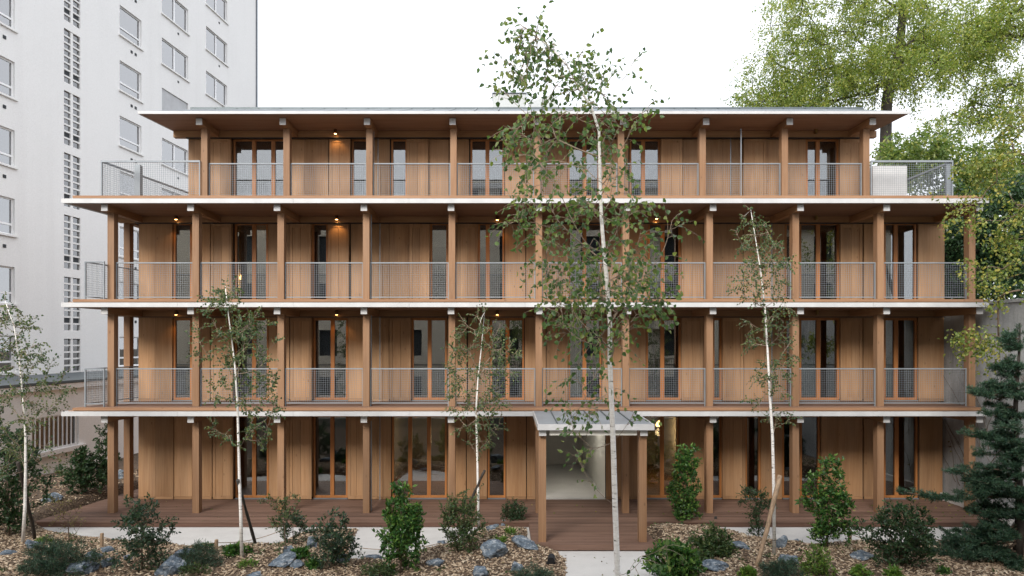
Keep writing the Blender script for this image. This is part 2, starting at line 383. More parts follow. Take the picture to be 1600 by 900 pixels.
# walls: per storey a run of segments between photo columns (wall plane): p panel, s shutter, w window with mullions
SEG = {
 3: [('p',294,303),('p',303,329),('s',329,361),('w',364,449,396,426),('p',450,475),('p',475,513),('s',515,547),('w',549,577,None),('p',578,609),('w',611,636,None),('s',636,669),('p',670,701),('p',702,733),('w',735,788,761.5),('p',789,823),('p',824,842),('p',842,886),('w',887,937,913.5),('p',938,982),('w',984,1032,1005.5),('s',1033,1066),('p',1067,1094),('p',1094,1129),('p',1129,1160),('s',1162,1197),('p',1197,1228),('p',1228,1259),('w',1260,1311,1279),('s',1312,1346)],
 2: [('p',217,242),('p',242,269),('w',270,299,None),('p',299,328),('s',330,362),('w',366,418,396),('p',419,452),('s',453,486),('w',487,512,None),('s',513,545),('p',548,572),('p',573,609),('p',609,639),('s',640,671),('w',672,700,None),('p',700,714),('s',715,746),('w',747,788,762),('p',789,821),('p',822,853),('s',855,888),('w',888,941,913.5),('p',942,978),('p',978,1012),('w',1013,1064,1036),('s',1065,1098),('p',1098,1127),('p',1127,1161),('p',1162,1194),('p',1194,1226),('w',1227,1240,None),('p',1240,1249),('w',1250,1312,1279.5),('s',1313,1347),('p',1350,1381),('w',1382,1433,1401),('p',1435,1476)],
 1: [('p',216,242),('p',242,269),('w',270,299,None),('p',299,328),('s',330,364),('w',366,419,396),('p',420,452),('s',454,487),('w',489,543,519),('p',544,570),('p',571,608),('s',609,642),('w',643,698,671),('p',699,729),('p',731,765),('w',766,819,793),('p',820,853),('s',855,887),('w',888,940,913.5),('p',941,978),('p',978,1009),('w',1010,1064,1035.5),('s',1065,1098),('p',1098,1113),('w',1114,1128,None),('s',1129,1161),('p',1162,1194),('p',1194,1226),('w',1227,1240,None),('p',1240,1249),('w',1250,1312,1280),('s',1313,1347),('p',1349,1381),('w',1382,1434,1401.5),('p',1435,1475)],
 0: [('p',216,243),('p',243,271),('p',272,300),('p',300,331),('s',333,364),('w',367,419,396),('p',420,452),('s',453,487),('w',489,543,518.5),('s',544,570),('p',571,590),('p',590,611),('w',612,698,640.5,670),('p',699,728),('p',729,761),('w',762,790,None),('p',791,822),('p',823,842),('hall',843,946),('p',947,971),('p',972,1006),('w',1007,1061,1035),('p',1062,1103),('w',1112,1128,None),('s',1129,1164),('w',1165,1189,None),('p',1189,1222),('w',1223,1240,None),('p',1240,1250),('w',1251,1282,None),('p',1283,1311),('p',1311,1348),('p',1350,1380),('w',1382,1435,1402.5),('p',1437,1473)],
}
GLZ = {0: (.10, 2.34), 1: (.10, 2.31), 2: (.10, 2.25), 3: (.10, 1.99)}
CURT = {(1, 1250), (1, 1382), (2, 366), (3, 984), (0, 1382), (1, 366), (2, 888), (1, 888), (2, 1013)}
def shutter(x0, x1, z0, z1):
    y0 = YW-.10; a = .075
    s = MB().ring(x0, x1, y0, y0+.05, z0, z1, a, a, .10, .10).build('shutter', M['wood'], T)
    n = 2; w_ = (x1-x0-2*a)/n
    for j in range(n): bx('shutter_board', x0+a+j*w_+.003, x0+a+(j+1)*w_-.003, y0+.012, y0+.04, z0+.10, z1-.10, M['wood'], s)
rs = random.Random(5)
for k, segs in SEG.items():
    z0, zt = ZF[k]+.004, ZB[k]+.10
    run = None
    for s in segs+[('end', 0, 0)]:
        if s[0] in 'ps' and s[0] != 'end':
            a_, b_ = (s[1]-CX)/F*YW, (s[2]-CX)/F*YW
            run = [a_-.06, b_+.06] if run is None else [run[0], b_+.06]
        elif run is not None:
            bx('wall_core', run[0]+.045, run[1]-.045, YW+.062, YW+.30, z0, zt, M['core'], T); run = None
    for s in segs:
        a_, b_ = (s[1]-CX)/F*YW, (s[2]-CX)/F*YW
        if s[0] == 'p':
            o = MB(); n = max(1, round((b_-a_)/.55)); w_ = (b_-a_)/n
            pan = bx('wall_panel', a_+.004, b_-.004, YW+.022, YW+.06, z0+.06, zt, M['wood'], T)
            for j in range(n): bx('cladding_board', a_+j*w_+.004, a_+(j+1)*w_-.002, YW+rs.uniform(0, .006), YW+.02, z0+.075, zt, M['wood'], pan)
            bx('base_rail', a_+.004, b_-.004, YW-.012, YW+.02, z0, z0+.072, M['woodx'], pan)
        elif s[0] == 's':
            bx('wall_panel', a_-.02, b_+.02, YW+.012, YW+.055, z0+.06, zt, M['wood'], T)
            shutter((s[1]-CX)/F*(YW-.08), (s[2]-CX)/F*(YW-.08), z0+.02, ZB[k]-.028)
        elif s[0] == 'w':
            g0, g1 = ZF[k]+GLZ[k][0], ZF[k]+GLZ[k][1]; fw = .055; yf = YW+.04
            ms = [(q-CX)/F*YW for q in s[3:] if q]
            win = MB().ring(a_, b_, yf, yf+.10, z0+.03, g1+.07, fw, fw, g0-z0-.03, .07).build('window', M['frame'], T)
            for q in ms: bx('mullion', q-.055, q+.055, yf+.002, yf+.08, g0-.002, g1+.002, M['frame'], win)
            bx('sill', a_, b_, YW-.02, yf+.11, z0, z0+.028, M['zinc'], win)
            bx('lintel', a_, b_, YW+.03, YW+.16, g1+.072, zt, M['woodx'], win)
            ed = [a_+fw]+[e for q in ms for e in (q-.055, q+.055)]+[b_-fw]
            for j in range(0, len(ed), 2): bx('pane', ed[j], ed[j+1], yf+.045, yf+.051, g0, g1, M['pane'], win)
            if (k, s[1]) in CURT:
                cm = MB(); x_ = a_+.08; wd = (b_-a_)*rs.uniform(.3, .5); n = 28
                top = [(x_+wd*i/n, yf+.26+.03*math.sin(i*1.5), g1+.05) for i in range(n+1)]
                for i in range(n):
                    p0, p1 = top[i], top[i+1]; cm.poly([(p0[0], p0[1], ZF[k]+.03), (p1[0], p1[1], ZF[k]+.03), p1, p0])
                cm.build('curtain', M['curtain'], win, True)
for k in range(4):
    l, r = (-10.42, 12.55) if k < 3 else (X(294, YW), X(1347, YW))
    bx('shutter_track', l, r, YW-.158, YW-.03, ZB[k]-.018, ZB[k]+.0015, M['black'], T)
# the rooms behind the glass
XL, XR, XL3, XR3 = -10.42, 12.58, X(294, YW), X(1347, YW)
for k in range(4):
    l, r = (XL, XR) if k < 3 else (XL3, XR3)
    zt = ZF[k+1]-.205 if k < 3 else 10.66
    bx('back_wall', l+.02, r-.02, 25.0, 25.2, ZF[k]+.01, zt, M['room'], T)
    bx('side_wall', l, l+.12, YW+.065, 29.5, ZF[k]+.002, zt, M['wood'], T); bx('side_wall', r-.12, r, YW+.065, 29.5, ZF[k]+.002, zt, M['wood'], T)
    bx('room_floor', l+.13, r-.13, YW+.16, 25, ZF[k]-.05, ZF[k]+.006, M['roomfloor'], T)
    bx('room_ceiling', l+.13, r-.13, YW+.32, 25, zt-.06, zt-.004, M['room'], T)
    for q in (345, 470, 590, 720, 838, 965, 1095, 1206, 1340):
        xq = X(q, YW)
        if l+.3 < xq < r-.3 and not (k == 0 and q in (838, 965)): bx('room_wall', xq-.06, xq+.06, YW+.31, 24.99, ZF[k]+.008, zt-.062, M['room'], T)
# entrance passage
hx0, hx1 = X(843, YW), X(946, YW)
bx('passage_wall', hx0-.18, hx0, YW+.07, 24.9, .16, 2.7, M['hall'], T); bx('passage_wall', hx1, hx1+.18, YW+.07, 24.9, .16, 2.7, M['hall'], T)
bx('passage_floor', hx0, hx1, YW+.01, 24.9, .1, .172, M['path'], T); bx('passage_ceiling', hx0, hx1, YW+.1, 24.9, 2.55, 2.62, M['hall'], T)
d_ = bx('passage_door', hx0+.2, hx1-.2, 24.85, 24.9, .18, 2.45, M['room'], T)
po = MB().tube([(hx0+.95, YW+1.1, 2.55), (hx0+.95, YW+1.1, 2.50)], .16, 18).build('passage_lamp', M['glow2'], T)
ld = bpy.data.lights.new('lamp_light', 'POINT'); ld.energy = 5; ld.color = (1, .95, .86); ld.shadow_soft_size = .15
lo = bpy.data.objects.new('lamp_light', ld); COL.objects.link(lo); lo.location = (hx0+.95, YW+1.1, 2.30); adopt(lo, po)
# glass screens between the balconies
for k, px_, y0 in ((1, 580, YP+.2), (2, 580, YP+.2), (0, 580, YP+.2), (3, 584, YP3+.2), (1, 1236, YP+.2), (2, 1236, YP+.2), (3, 1158, YP3)):
    xq = X(px_, y0)
    s = bx('glass_screen', xq-.006, xq+.006, y0+.02, YW-.12, ZF[k]+.06, ZB[k]-.02, M['screen'], T)
    bx('screen_post', xq-.012, xq+.012, y0, y0+.018, ZF[k]+.01, ZB[k]-.01, M['steel'], s); bx('screen_post', xq-.012, xq+.012, YW-.118, YW-.10, ZF[k]+.01, ZB[k]-.01, M['steel'], s)

# railings with wire mesh
def railing(a, b, z, h=1.0, posts=True, hb=.03):
    a = Vector((*a, 0)); b = Vector((*b, 0)); d = b-a; L = d.length; d.normalize(); n = Vector((-d.y, d.x, 0))
    def bar(m, u0, u1, z0, z1, t):
        q = [a+d*u0-n*t, a+d*u1-n*t, a+d*u1+n*t, a+d*u0+n*t]; m.prism([(p.x, p.y, z+z0) for p in q], (0, 0, z1-z0))
    m = MB(); bar(m, 0, L, h-hb, h, .022); rl = m.build('railing', M['steel'], T)
    m = MB(); bar(m, 0, L, .07, .095, .012); m.build('bottom_rail', M['steel'], rl)
    if posts:
        for u in (.012, L-.012):
            m = MB(); bar(m, u-.012, u+.012, .002, h-hb, .02); m.build('railing_post', M['steel'], rl)
    m = MB(); c = .058; t = .0024; nu = int(L/c); nz = int((h-.14)/c)
    for i in range(1, nu): u = L*i/nu; bar(m, u-t, u+t, .095, h-hb, t*.8)
    for j in range(1, nz+1): zz = .095+(h-hb-.095)*j/(nz+1); bar(m, .01, L-.01, zz-t, zz+t, t*.6)
    m.build('wire_mesh', M['wire'], rl)['kind'] = 'stuff'
for k in (1, 2):
    for i in range(10): railing((POSTX[i]+.09, YP+.1), (POSTX[i+1]-.09, YP+.1), ZF[k])
    railing((-10.87, 17.78), (POSTX[0]-.09, 17.78), ZF[k]); railing((-10.87, 17.78), (-9.9, 24.5), ZF[k])
for i in range(8): railing((POST3X[i]+.09, YP3+.1), (POST3X[i+1]-.09, YP3+.1), ZF[3], 1.12)
railing((-10.87, 18.5), (POST3X[0]-.09, 18.5), ZF[3], 1.16, True, .05); railing((-10.87, 18.5), (-9.9, 25.2), ZF[3], 1.16, True, .05)
railing((POST3X[8]+.09, 18.5), (12.2, 18.5), ZF[3], 1.16, True, .05); railing((12.2, 18.5), (12.2, 24), ZF[3], 1.16, True, .05)
bx('steel_post', -10.22, -10.06, 18.95, 19.1, ZF[3], ZF[3]+1.16, M['steel'], T); bx('steel_post', 12.06, 12.24, 18.53, 18.6, ZF[3], ZF[3]+1.16, M['steel'], T)
# roof
ry0, ry1, rz0, rz1 = 17.9, 21.0, 10.63, 11.80
rx0, rx1 = X(215, ry0), X(1423, ry0); 
roof = MB().prism([(rx0+.03, ry0+.03, rz0), (rx1-.03, ry0+.03, rz0), (rx1-1.0, 29.5, rz0), (rx0+1.66, 29.5, rz0)], (0, 0, .03)).build('roof', M['soffit'], T)
MB().box(rx0, rx1, ry0, ry0+.03, rz0-.005, rz0+.065).build('roof_edge', M['white'], roof)
MB().prism([(rx0-.0, ry0+.032, rz0-.004), (rx0+.04, ry0+.032, rz0-.004), (rx0+1.70, 29.5, rz0-.004), (rx0+1.66, 29.5, rz0-.004)], (0, 0, .068)).build('roof_edge', M['white'], roof)
nsh = 30; wq = (rx1-rx0-.1)/nsh
for i in range(nsh):
    x0 = rx0+.05+i*wq
    MB().poly([(x0+.01, ry0+.04, rz0+.07), (x0+wq-.01, ry0+.04, rz0+.07), (x0+wq-.01, ry1, rz1), (x0+.01, ry1, rz1)]).poly([(x0+wq-.01, ry0+.04, rz0+.11), (x0+wq+.01, ry0+.04, rz0+.11), (x0+wq+.01, ry1, rz1+.04), (x0+wq-.01, ry1, rz1+.04)]).build('zinc_sheet', M['zinc'], roof)
bx('ridge', rx0-.03, rx1+.4, ry1, ry1+.2, rz1-.02, rz1+.07, M['dkzinc'], roof)
MB().poly([(rx0+.3, ry1+.1, rz1), (rx1, ry1+.1, rz1), (rx1-1, 29.5, rz0+.1), (rx0+1.9, 29.5, rz0+.1)]).build('zinc_sheet', M['zinc'], roof)
sh = MB().box(X(770, 24.5), X(822, 24.5), 24.5, 26, 10.7, Z(146, 24.5)).build('roof_housing', M['housing'], roof)
MB().prism([(X(826, 24.5), 24.5, 10.7), (X(871, 24.5), 24.5, 10.7), (X(871, 24.5), 24.5, Z(150, 24.5)), (X(855, 24.5), 24.5, Z(150, 24.5)), (X(826, 24.5), 24.5, Z(160, 24.5))], (0, 1.4, 0)).build('roof_housing', M['housing'], roof)
bx('housing_cap', X(769, 24.5), X(823, 24.5), 24.45, 26.05, Z(146, 24.5), Z(145, 24.5), M['zinc'], sh)
# entrance porch
por = bx('porch_roof', .86, 3.28, 15.2, 17.44, 2.70, 2.735, M['soffit'], T)
np_ = 6; x0, x1 = .80, 3.34
for i in range(np_):
    a_, b_ = x0+(x1-x0)*i/np_, x0+(x1-x0)*(i+1)/np_
    MB().prism([(a_+.006, 15.13, 2.80), (b_-.006, 15.13, 2.80), (b_-.006, 17.44, 2.865), (a_+.006, 17.44, 2.865)], (0, 0, .012)).build('zinc_sheet', M['porchzinc'], por)
    if i: MB().prism([(a_-.008, 15.13, 2.80), (a_+.008, 15.13, 2.80), (a_+.008, 17.44, 2.865), (a_-.008, 17.44, 2.865)], (0, 0, .04)).build('standing_seam', M['dkzinc'], por)
bx('porch_edge', x0-.02, x1+.02, 15.08, 15.125, 2.69, 2.82, M['white'], por)
for xx in (x0-.02, x1-.005): MB().prism([(xx, 15.127, 2.69), (xx+.025, 15.127, 2.69), (xx+.025, 17.44, 2.75), (xx, 17.44, 2.75)], (0, 0, .13)).build('porch_edge', M['white'], por)
for xx in (.895, 3.15):
    bx('post', xx-.085, xx+.085, 15.3, 15.48, .152, 2.55, M['post'], T)
    bx('cross_beam', xx-.08, xx+.08, 15.21, 17.44, 2.55, 2.698, M['woody'], T); bx('beam_end', xx-.082, xx+.082, 15.185, 15.208, 2.55, 2.685, M['white'], T)
bx('porch_lining', 1.05, 3.0, 15.215, 15.25, 2.56, 2.68, M['hall'], por)
bx('condenser_box', X(1364, 19.0), X(1417, 19.0), 19.0, 19.6, ZF[3]+.1, Z(259, 19.0), M['white'], T); bx('box_plinth', X(1366, 19.0), X(1415, 19.0), 19.05, 19.55, ZF[3], ZF[3]+.1, M['steel'], T)
# small cylinder lamps on the wall beam
def lamp(px, py, lit, mat):
    y = 19.22; x = X(px, y); z = Z(py, y); n = 14
    o = MB().tube([(x, y, z-.07), (x, y, z+.07)], .042, n).build('wall_lamp', mat, T)
    bx('bracket', x-.012, x+.012, y+.04, YW-.161, z-.02, z+.02, mat, o)
    if not lit: return
    for s_, e in ((-1, 2.8), (1, 3.0)):
        MB().tube([(x, y, z+s_*.071), (x, y, z+s_*.075)], .034, n).build('bulb', M['glow'], o)
        ld = bpy.data.lights.new('lamp_light', 'SPOT'); ld.energy = e; ld.color = (1, .55, .2); ld.spot_size = math.radians(110); ld.spot_blend = .6; ld.shadow_soft_size = .03
        lo = bpy.data.objects.new('lamp_light', ld); COL.objects.link(lo); lo.location = (x, y+.05, z+s_*.085)
        if s_ > 0: lo.rotation_euler = (math.pi, 0, 0)
        adopt(lo, o)
for px_, py_ in ((524, 205), (275, 339), (526, 339), (777, 340), (1026, 338), (275, 488), (526, 488), (777, 488)): lamp(px_, py_, True, M['copper'])
for px_, py_ in ((1275, 205), (1276, 340), (1277, 488)): lamp(px_, py_, False, M['brass'])
# lit lamps inside two ground floor rooms and one upper room
for px_, py_, y_, e in ((705, 672, 21.5, 16), (1030, 662, 22.0, 16), (380, 432, 20.6, 2), (345, 640, 22, 4)):
    p = P(px_, py_, y_)
    o = MB().tube([(p.x, p.y, p.z-.09), (p.x, p.y, p.z-.03), (p.x, p.y, p.z+.06), (p.x, p.y, p.z+.1)], [.10, .11, .06, .02], 14).build('pendant_lamp', M['glow'], T, True)
    ld = bpy.data.lights.new('lamp_light', 'POINT'); ld.energy = e; ld.color = (1, .62, .28); ld.shadow_soft_size = .12
    lo = bpy.data.objects.new('lamp_light', ld); COL.objects.link(lo); lo.location = p-Vector((0, 0, .28)); adopt(lo, o)
# ------------------------------------------------------------------ white tower and its low annex
def wall_holes(u0, u1, z0, z1, holes, depth, n0=0.0):
    """front face at local x = n0 with rectangular holes and reveals going back by depth"""
    us = sorted({u0, u1, *[h[0] for h in holes], *[h[1] for h in holes]}); zs = sorted({z0, z1, *[h[2] for h in holes], *[h[3] for h in holes]})
    m = MB()
    for a, b in zip(us, us[1:]):
        c0 = None
        for c, d in zip(zs, zs[1:]):
            um, zm = (a+b)/2, (c+d)/2
            if any(h[0] < um < h[1] and h[2] < zm < h[3] for h in holes): continue
            m.poly([(n0, a, c), (n0, b, c), (n0, b, d), (n0, a, d)])
    for a, b, c, d in holes:
        e = n0-depth
        m.poly([(n0, a, c), (e, a, c), (e, b, c), (n0, b, c)]); m.poly([(n0, a, d), (n0, b, d), (e, b, d), (e, a, d)])
        m.poly([(n0, a, c), (n0, a, d), (e, a, d), (e, a, c)]); m.poly([(n0, b, c), (e, b, c), (e, b, d), (n0, b, d)])
    return m
TA = math.atan(.098); CA = math.cos(TA)
TW = empty('white_tower_block', (-22, 0, 0), -TA); tag(TW, 'tall white rendered tower block with stacked windows beside the timber house', 'building')
def lb(name, n0, n1, u0, u1, z0, z1, mat, parent):           # box in the tower's own axes (out, along, up)
    o = MB().box(n0, n1, u0, u1, z0, z1).build(name, mat); o.parent = parent
    return o
def tw_u(px, X0=-22.0): return (-X0/(.098-(px-CX)/F))/CA
SILL = [17.0+2.71*k for k in range(-5, 5)]
cols = [(tw_u(23)-1.75, tw_u(23), 'tilt'), (tw_u(187), tw_u(221), 'tilt'), (tw_u(253), tw_u(294), 'pair'), (tw_u(322), tw_u(355), 'pair')]
holes = []; wins = []
for ci, (a, b, kind) in enumerate(cols):
    for si, z in enumerate(SILL):
        if z > 31: continue
        if ci == 2 and si == 5: kind2 = 'blank'
        else: kind2 = kind
        h_ = 1.45 if kind == 'tilt' else 1.40
        holes.append((a, b, z, z+h_)); wins.append((a, b, z, z+h_, kind2))
su0, su1 = tw_u(100), tw_u(125.5)
stairs = []
for k in range(-5, 4):
    z = 16.0+2.71*k
    stairs.append((z, z+2.34)); holes.append((su0, su1, z, z+2.34))
wall = wall_holes(13, tw_u(400), -1, 44, holes, .22)
U1 = tw_u(400)
wall.poly([(0, U1, -1), (-14, U1, -1), (-14, U1, 44), (0, U1, 44)]); wall.poly([(0, 13, -1), (0, 13, 44), (-14, 13, 44), (-14, 13, -1)])
wall.poly([(0, 13, 44), (0, U1, 44), (-14, U1, 44), (-14, 13, 44)]); wall.poly([(-14, 13, -1), (-14, 13, 44), (-14, U1, 44), (-14, U1, -1)])
wo_ = wall.build('wall', M['render']); wo_.parent = TW
lb('corner_strip', 0.0, .08, U1-.02, U1+.10, -1, 44, M['zinc'], TW)
rt = random.Random(3)
for a, b, z0, z1, kind in wins:
    if kind == 'blank':
        lb('infill_panel', -.10, -.06, a+.002, b-.002, z0+.002, z1-.002, M['white'], TW); continue
    n0, n1, w = -.15, -.09, .06
    win = MB().ring(a, b, n0, n1, z0, z1, w, w, w, w, 'x').build('window', M['pvc']); win.parent = TW
    if kind == 'pair':
        mid = (a+b)/2; lb('mullion', n0-.002, n1+.012, mid-.06, mid+.06, z0+w, z1-w, M['pvc'], win); ps = [(a+w, mid-.06, z0+w, z1-w), (mid+.06, b-w, z0+w, z1-w)]
    else:
        zt = z0+.42; lb('transom', n0-.002, n1+.012, a+w, b-w, zt-.04, zt+.04, M['pvc'], win); ps = [(a+w, b-w, z0+w, zt-.04), (a+w, b-w, zt+.04, z1-w)]
    for q in ps: lb('pane', -.125, -.118, *q, M['tpane'], win)
    if rt.random() < .38: lb('blind', -.30, -.28, a+.03, b-.03 if rt.random() < .6 else (a+b)/2, z0+.03+rt.choice([0, 0, .5]), z1-.02, M['blind'] if rt.random() < .6 else M['curtain'], win)
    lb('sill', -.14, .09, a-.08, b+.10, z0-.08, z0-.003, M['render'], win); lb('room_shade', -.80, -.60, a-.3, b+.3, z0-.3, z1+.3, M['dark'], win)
    if kind == 'tilt':
        lb('vent', -.01, .025, (a+b)/2-.02, (a+b)/2+.12, z0-.55, z0-.42, M['dark'], TW); lb('vent', -.01, .025, (a+b)/2+.3, (a+b)/2+.44, z0-.55, z0-.42, M['dark'], TW)
    else: lb('vent', -.01, .025, (a+b)/2+.2, (a+b)/2+.32, z0-.48, z0-.38, M['dark'], TW)
for z0, z1 in stairs:
    sw = MB(); um = (su0+su1)/2; sw.box(-.12, -.02, um-.07, um+.07, z0, z1)
    n = 8; hh = (z1-z0)/n
    win = sw.build('stair_window', M['render']); win.parent = TW
    for j in range(1, n):
        lb('glazing_bar', -.12, -.03, su0, um-.072, z0+j*hh-.035, z0+j*hh+.035, M['render'], win); lb('glazing_bar', -.12, -.03, um+.072, su1, z0+j*hh-.035, z0+j*hh+.035, M['render'], win)
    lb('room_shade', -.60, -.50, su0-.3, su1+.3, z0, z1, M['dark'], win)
    for j in range(n):
        for a, b in ((su0, um-.07), (um+.07, su1)):
            lb('pane', -.09, -.08, a, b, z0+j*hh+.037-.036*(j == 0), z0+(j+1)*hh-.037, M['dark'] if j == 1 else M['blockpane'], win)
# annex in front of the tower
PX0 = -17.6; off = (PX0+22)*CA
au = lambda px: (-PX0/(.098-(px-CX)/F))/CA
a0, a1 = au(66), au(136)
an = wall_holes(2, 48, -.5, 3.22, [(a0, a1, .98, 2.12)], .18, off).build('annex_wall', M['render']); an.parent = TW
lb('annex_roof', 0.01, off+.12, 2, 48, 3.22, 3.30, M['dkzinc'], TW); lb('annex_cornice', off+.005, off+.10, 2, 48, 3.02, 3.20, M['render'], TW)
w = .05
bw = MB().ring(a0, a1, off-.14, off-.08, .98, 2.12, w, w, w, w, 'x').build('barred_window', M['pvc']); bw.parent = TW
lb('pane', off-.115, off-.11, a0+w, a1-w, .98+w, 2.12-w, M['blockpane'], bw); lb('ochre_panel', off-.30, off-.28, a0, a0+(a1-a0)*.34, .9, 2.2, M['ochre'], bw)
for i in range(10):
    u = a0+(a1-a0)*(i+.7)/10.4; lb('bar', off-.03, off-.005, u-.018, u+.018, .99, 2.11, M['pvc'], bw)
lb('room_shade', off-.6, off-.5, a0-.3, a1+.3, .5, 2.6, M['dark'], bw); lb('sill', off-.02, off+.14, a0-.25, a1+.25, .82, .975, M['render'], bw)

# concrete boundary wall on the other side
BW = empty('concrete_boundary_wall', (12.8, 18, 0)); tag(BW, 'tall stained concrete boundary wall with bare creepers behind the pine', 'wall')
bx('wall_body', 12.62, 13.1, 8, 34, -.1, 5.62, M['wallc'], BW); bx('coping', 12.58, 13.14, 8, 34, 5.622, 5.70, M['wallc'], BW)
bx('footing', 12.50, 12.618, 15.2, 21, -.1, .34, M['path'], BW)

# the cream house that the windows mirror: the viewer stands close before its facade
OB = empty('cream_apartment_house', (0, -3.0, 0), math.pi/2); tag(OB, 'cream rendered apartment house mirrored in the gallery windows', 'building')
# local axes: x out towards the garden, y along the facade (world -X), z up
def house(u0, u1, H, win):
    hs = [(u, u+1.15, .9+f*2.9, 2.5+f*2.9) for f in range(int(H/2.9)) for u in win]
    w_ = wall_holes(u0, u1, -.5, H, hs, .25); w_.box(-10, -.001, u0, u1, H, H+.1)
    for a in (u0, u1): w_.poly([(0, a, -.5), (0, a, H), (-10, a, H), (-10, a, -.5)])
    w_.poly([(-10, u0, -.5), (-10, u0, H), (-10, u1, H), (-10, u1, -.5)])
    o = w_.build('wall', M['cream']); o.parent = OB
    for a, b, c_, d in hs: lb('window', -.22, -.2, a, b, c_, d, M['dark'], OB)
    lb('cornice', .002, .4, u0, u1, H-.5, H-.2, M['render'], OB)
house(-12, 3.9, 14.6, [-11+2.5*j for j in range(6)])
house(3.91, 40, 12.8, [5+2.6*j for j in range(13)]); house(-24, -12.01, 12, [-23+2.6*j for j in range(4)])
for fz in range(1, 5):
    for ua, ub in ((-11, -7.5), (-3.5, 0)):
        bal = lb('balcony', .003, 1.0, ua, ub, fz*2.9-.35, fz*2.9-.2, M['cream'], OB); rb = MB()
        rb.box(.93, .98, ua, ub, fz*2.9+.70, fz*2.9+.75)
        for j in range(int((ub-ua)/.12)): rb.box(.945, .965, ua+.06+j*.12, ua+.075+j*.12, fz*2.9-.2, fz*2.9+.70)
        r_ = rb.build('balcony_railing', M['black']); r_.parent = bal; r_['kind'] = 'stuff'
# ------------------------------------------------------------------ plants: generic tools
def leaf_object(name, mat, parent, Pn, D, L, W, seed=0, fold=.18, simple=False, roll=None):
    rng = np.random.default_rng(seed); n = len(Pn)
    D = D/(np.linalg.norm(D, axis=1, keepdims=True)+1e-9)
    R = rng.normal(size=(n, 3)); S = np.cross(D, R); S /= (np.linalg.norm(S, axis=1, keepdims=True)+1e-9); Nn = np.cross(S, D)
    L = np.broadcast_to(L, (n,))[:, None]; W = np.broadcast_to(W, (n,))[:, None]
    if simple:
        V = np.stack([Pn, Pn+D*L*.5+S*W*.5, Pn+D*L, Pn+D*L*.5-S*W*.5], 1)
        quads = np.arange(n)[:, None]*4+np.array([[0, 1, 2, 3]]); k = 4
    else:
        up = Nn*W*fold
        V = np.stack([Pn, Pn+D*L*.30+S*W*.46+up, Pn+D*L*.66+S*W*.34+up*.8, Pn+D*L-up*.6, Pn+D*L*.66-S*W*.34+up*.8, Pn+D*L*.30-S*W*.46+up], 1); k = 6
        quads = np.concatenate([np.arange(n)[:, None]*6+np.array([[0, 1, 2, 3]]), np.arange(n)[:, None]*6+np.array([[0, 3, 4, 5]])], 0)
    me = bpy.data.meshes.new(name); nv = n*k; nf = len(quads)
    me.vertices.add(nv); me.vertices.foreach_set('co', V.reshape(-1).astype(np.float32))
    me.loops.add(nf*4); me.loops.foreach_set('vertex_index', quads.reshape(-1).astype(np.int32))
    me.polygons.add(nf); me.polygons.foreach_set('loop_start', np.arange(0, nf*4, 4, dtype=np.int32)); me.polygons.foreach_set('loop_total', np.full(nf, 4, np.int32))
    me.update(calc_edges=True)
    return link(name, me, mat, parent)

def skeleton(trunk, targets, rise=.6, steps=4, sag=0.0, rng=None, lo=0):
    """grow limbs: every target hooks on to the best earlier node; returns nodes, parents, tip ids"""
    nodes = [Vector(p) for p in trunk]; par = [-1]+list(range(len(trunk)-1)); tips = []
    arr = np.array([tuple(p) for p in nodes])
    ok = [i >= lo for i in range(len(nodes))]
    base = np.array(trunk[0])
    targets = sorted(targets, key=lambda t: min((Vector(t)-q).length for q in nodes))
    for t in targets:
        t = Vector(t); d = np.array(t)-arr; hxy = np.hypot(d[:, 0], d[:, 1])
        cost = np.hypot(hxy, d[:, 2])+.7*np.abs(d[:, 2]-rise*hxy); cost[~np.array(ok)] = 1e9
        i = int(np.argmin(cost)); a = nodes[i]; prev = i; L = (t-a).length
        out = Vector((t.x-a.x, t.y-a.y, 0)); 
        c = a.lerp(t, .5)+Vector((rng.normal()*.06*L, rng.normal()*.06*L, (-sag if rise >= 0 else sag)*L+rng.normal()*.03*L))
        new = []
        for s in range(1, steps+1):
            u = s/steps; p = a*(1-u)**2+c*(2*u*(1-u))+t*(u*u)
            nodes.append(p); par.append(prev); prev = len(nodes)-1; ok.append(True); new.append(tuple(p))
        arr = np.vstack([arr, np.array(new)]); tips.append(prev)
    return nodes, par, tips
def limb_mesh(nodes, par, r_tip, expo, rmax, trunk_n, sides=6, taper=None):
    n = len(nodes); cnt = np.zeros(n); ch = [[] for _ in range(n)]
    for i in range(n):
        if par[i] >= 0: ch[par[i]].append(i)
    for i in range(n-1, -1, -1):
        if not ch[i]: cnt[i] += 1
        if par[i] >= 0: cnt[par[i]] += cnt[i]
    # later nodes may parent earlier counts only through order, nodes are appended after their parents
    r = np.minimum(r_tip*cnt**expo, rmax)
    if taper: 
        for i in range(trunk_n): r[i] = taper[0]+(taper[1]-taper[0])*i/max(1, trunk_n-1)
    m = MB(); m2 = MB(); done = set()
    def chain(s):
        c = [s]
        while True:
            nx = [q for q in ch[c[-1]] if q not in done]
            if not nx: break
            q = max(nx, key=lambda e: (e < trunk_n, cnt[e])); done.add(q); c.append(q)
        return c
    done.add(0); c = chain(0); stack = [c]; allc = [c]
    todo = list(range(n))
    for i in todo:
        while True:
            nx = [q for q in ch[i] if q not in done]
            if not nx: break
            q = nx[0]; done.add(q); c = [i]+chain(q); allc.append(c)
    for c in allc:
        rr = [r[i] for i in c]
        if len(c) > 1 and c[0] != 0: rr[0] = rr[1]*1.1
        (m if c[0] == 0 else m2).tube([nodes[i] for i in c], rr, sides if c[0] == 0 else max(4, sides-2), True)
    return m, m2

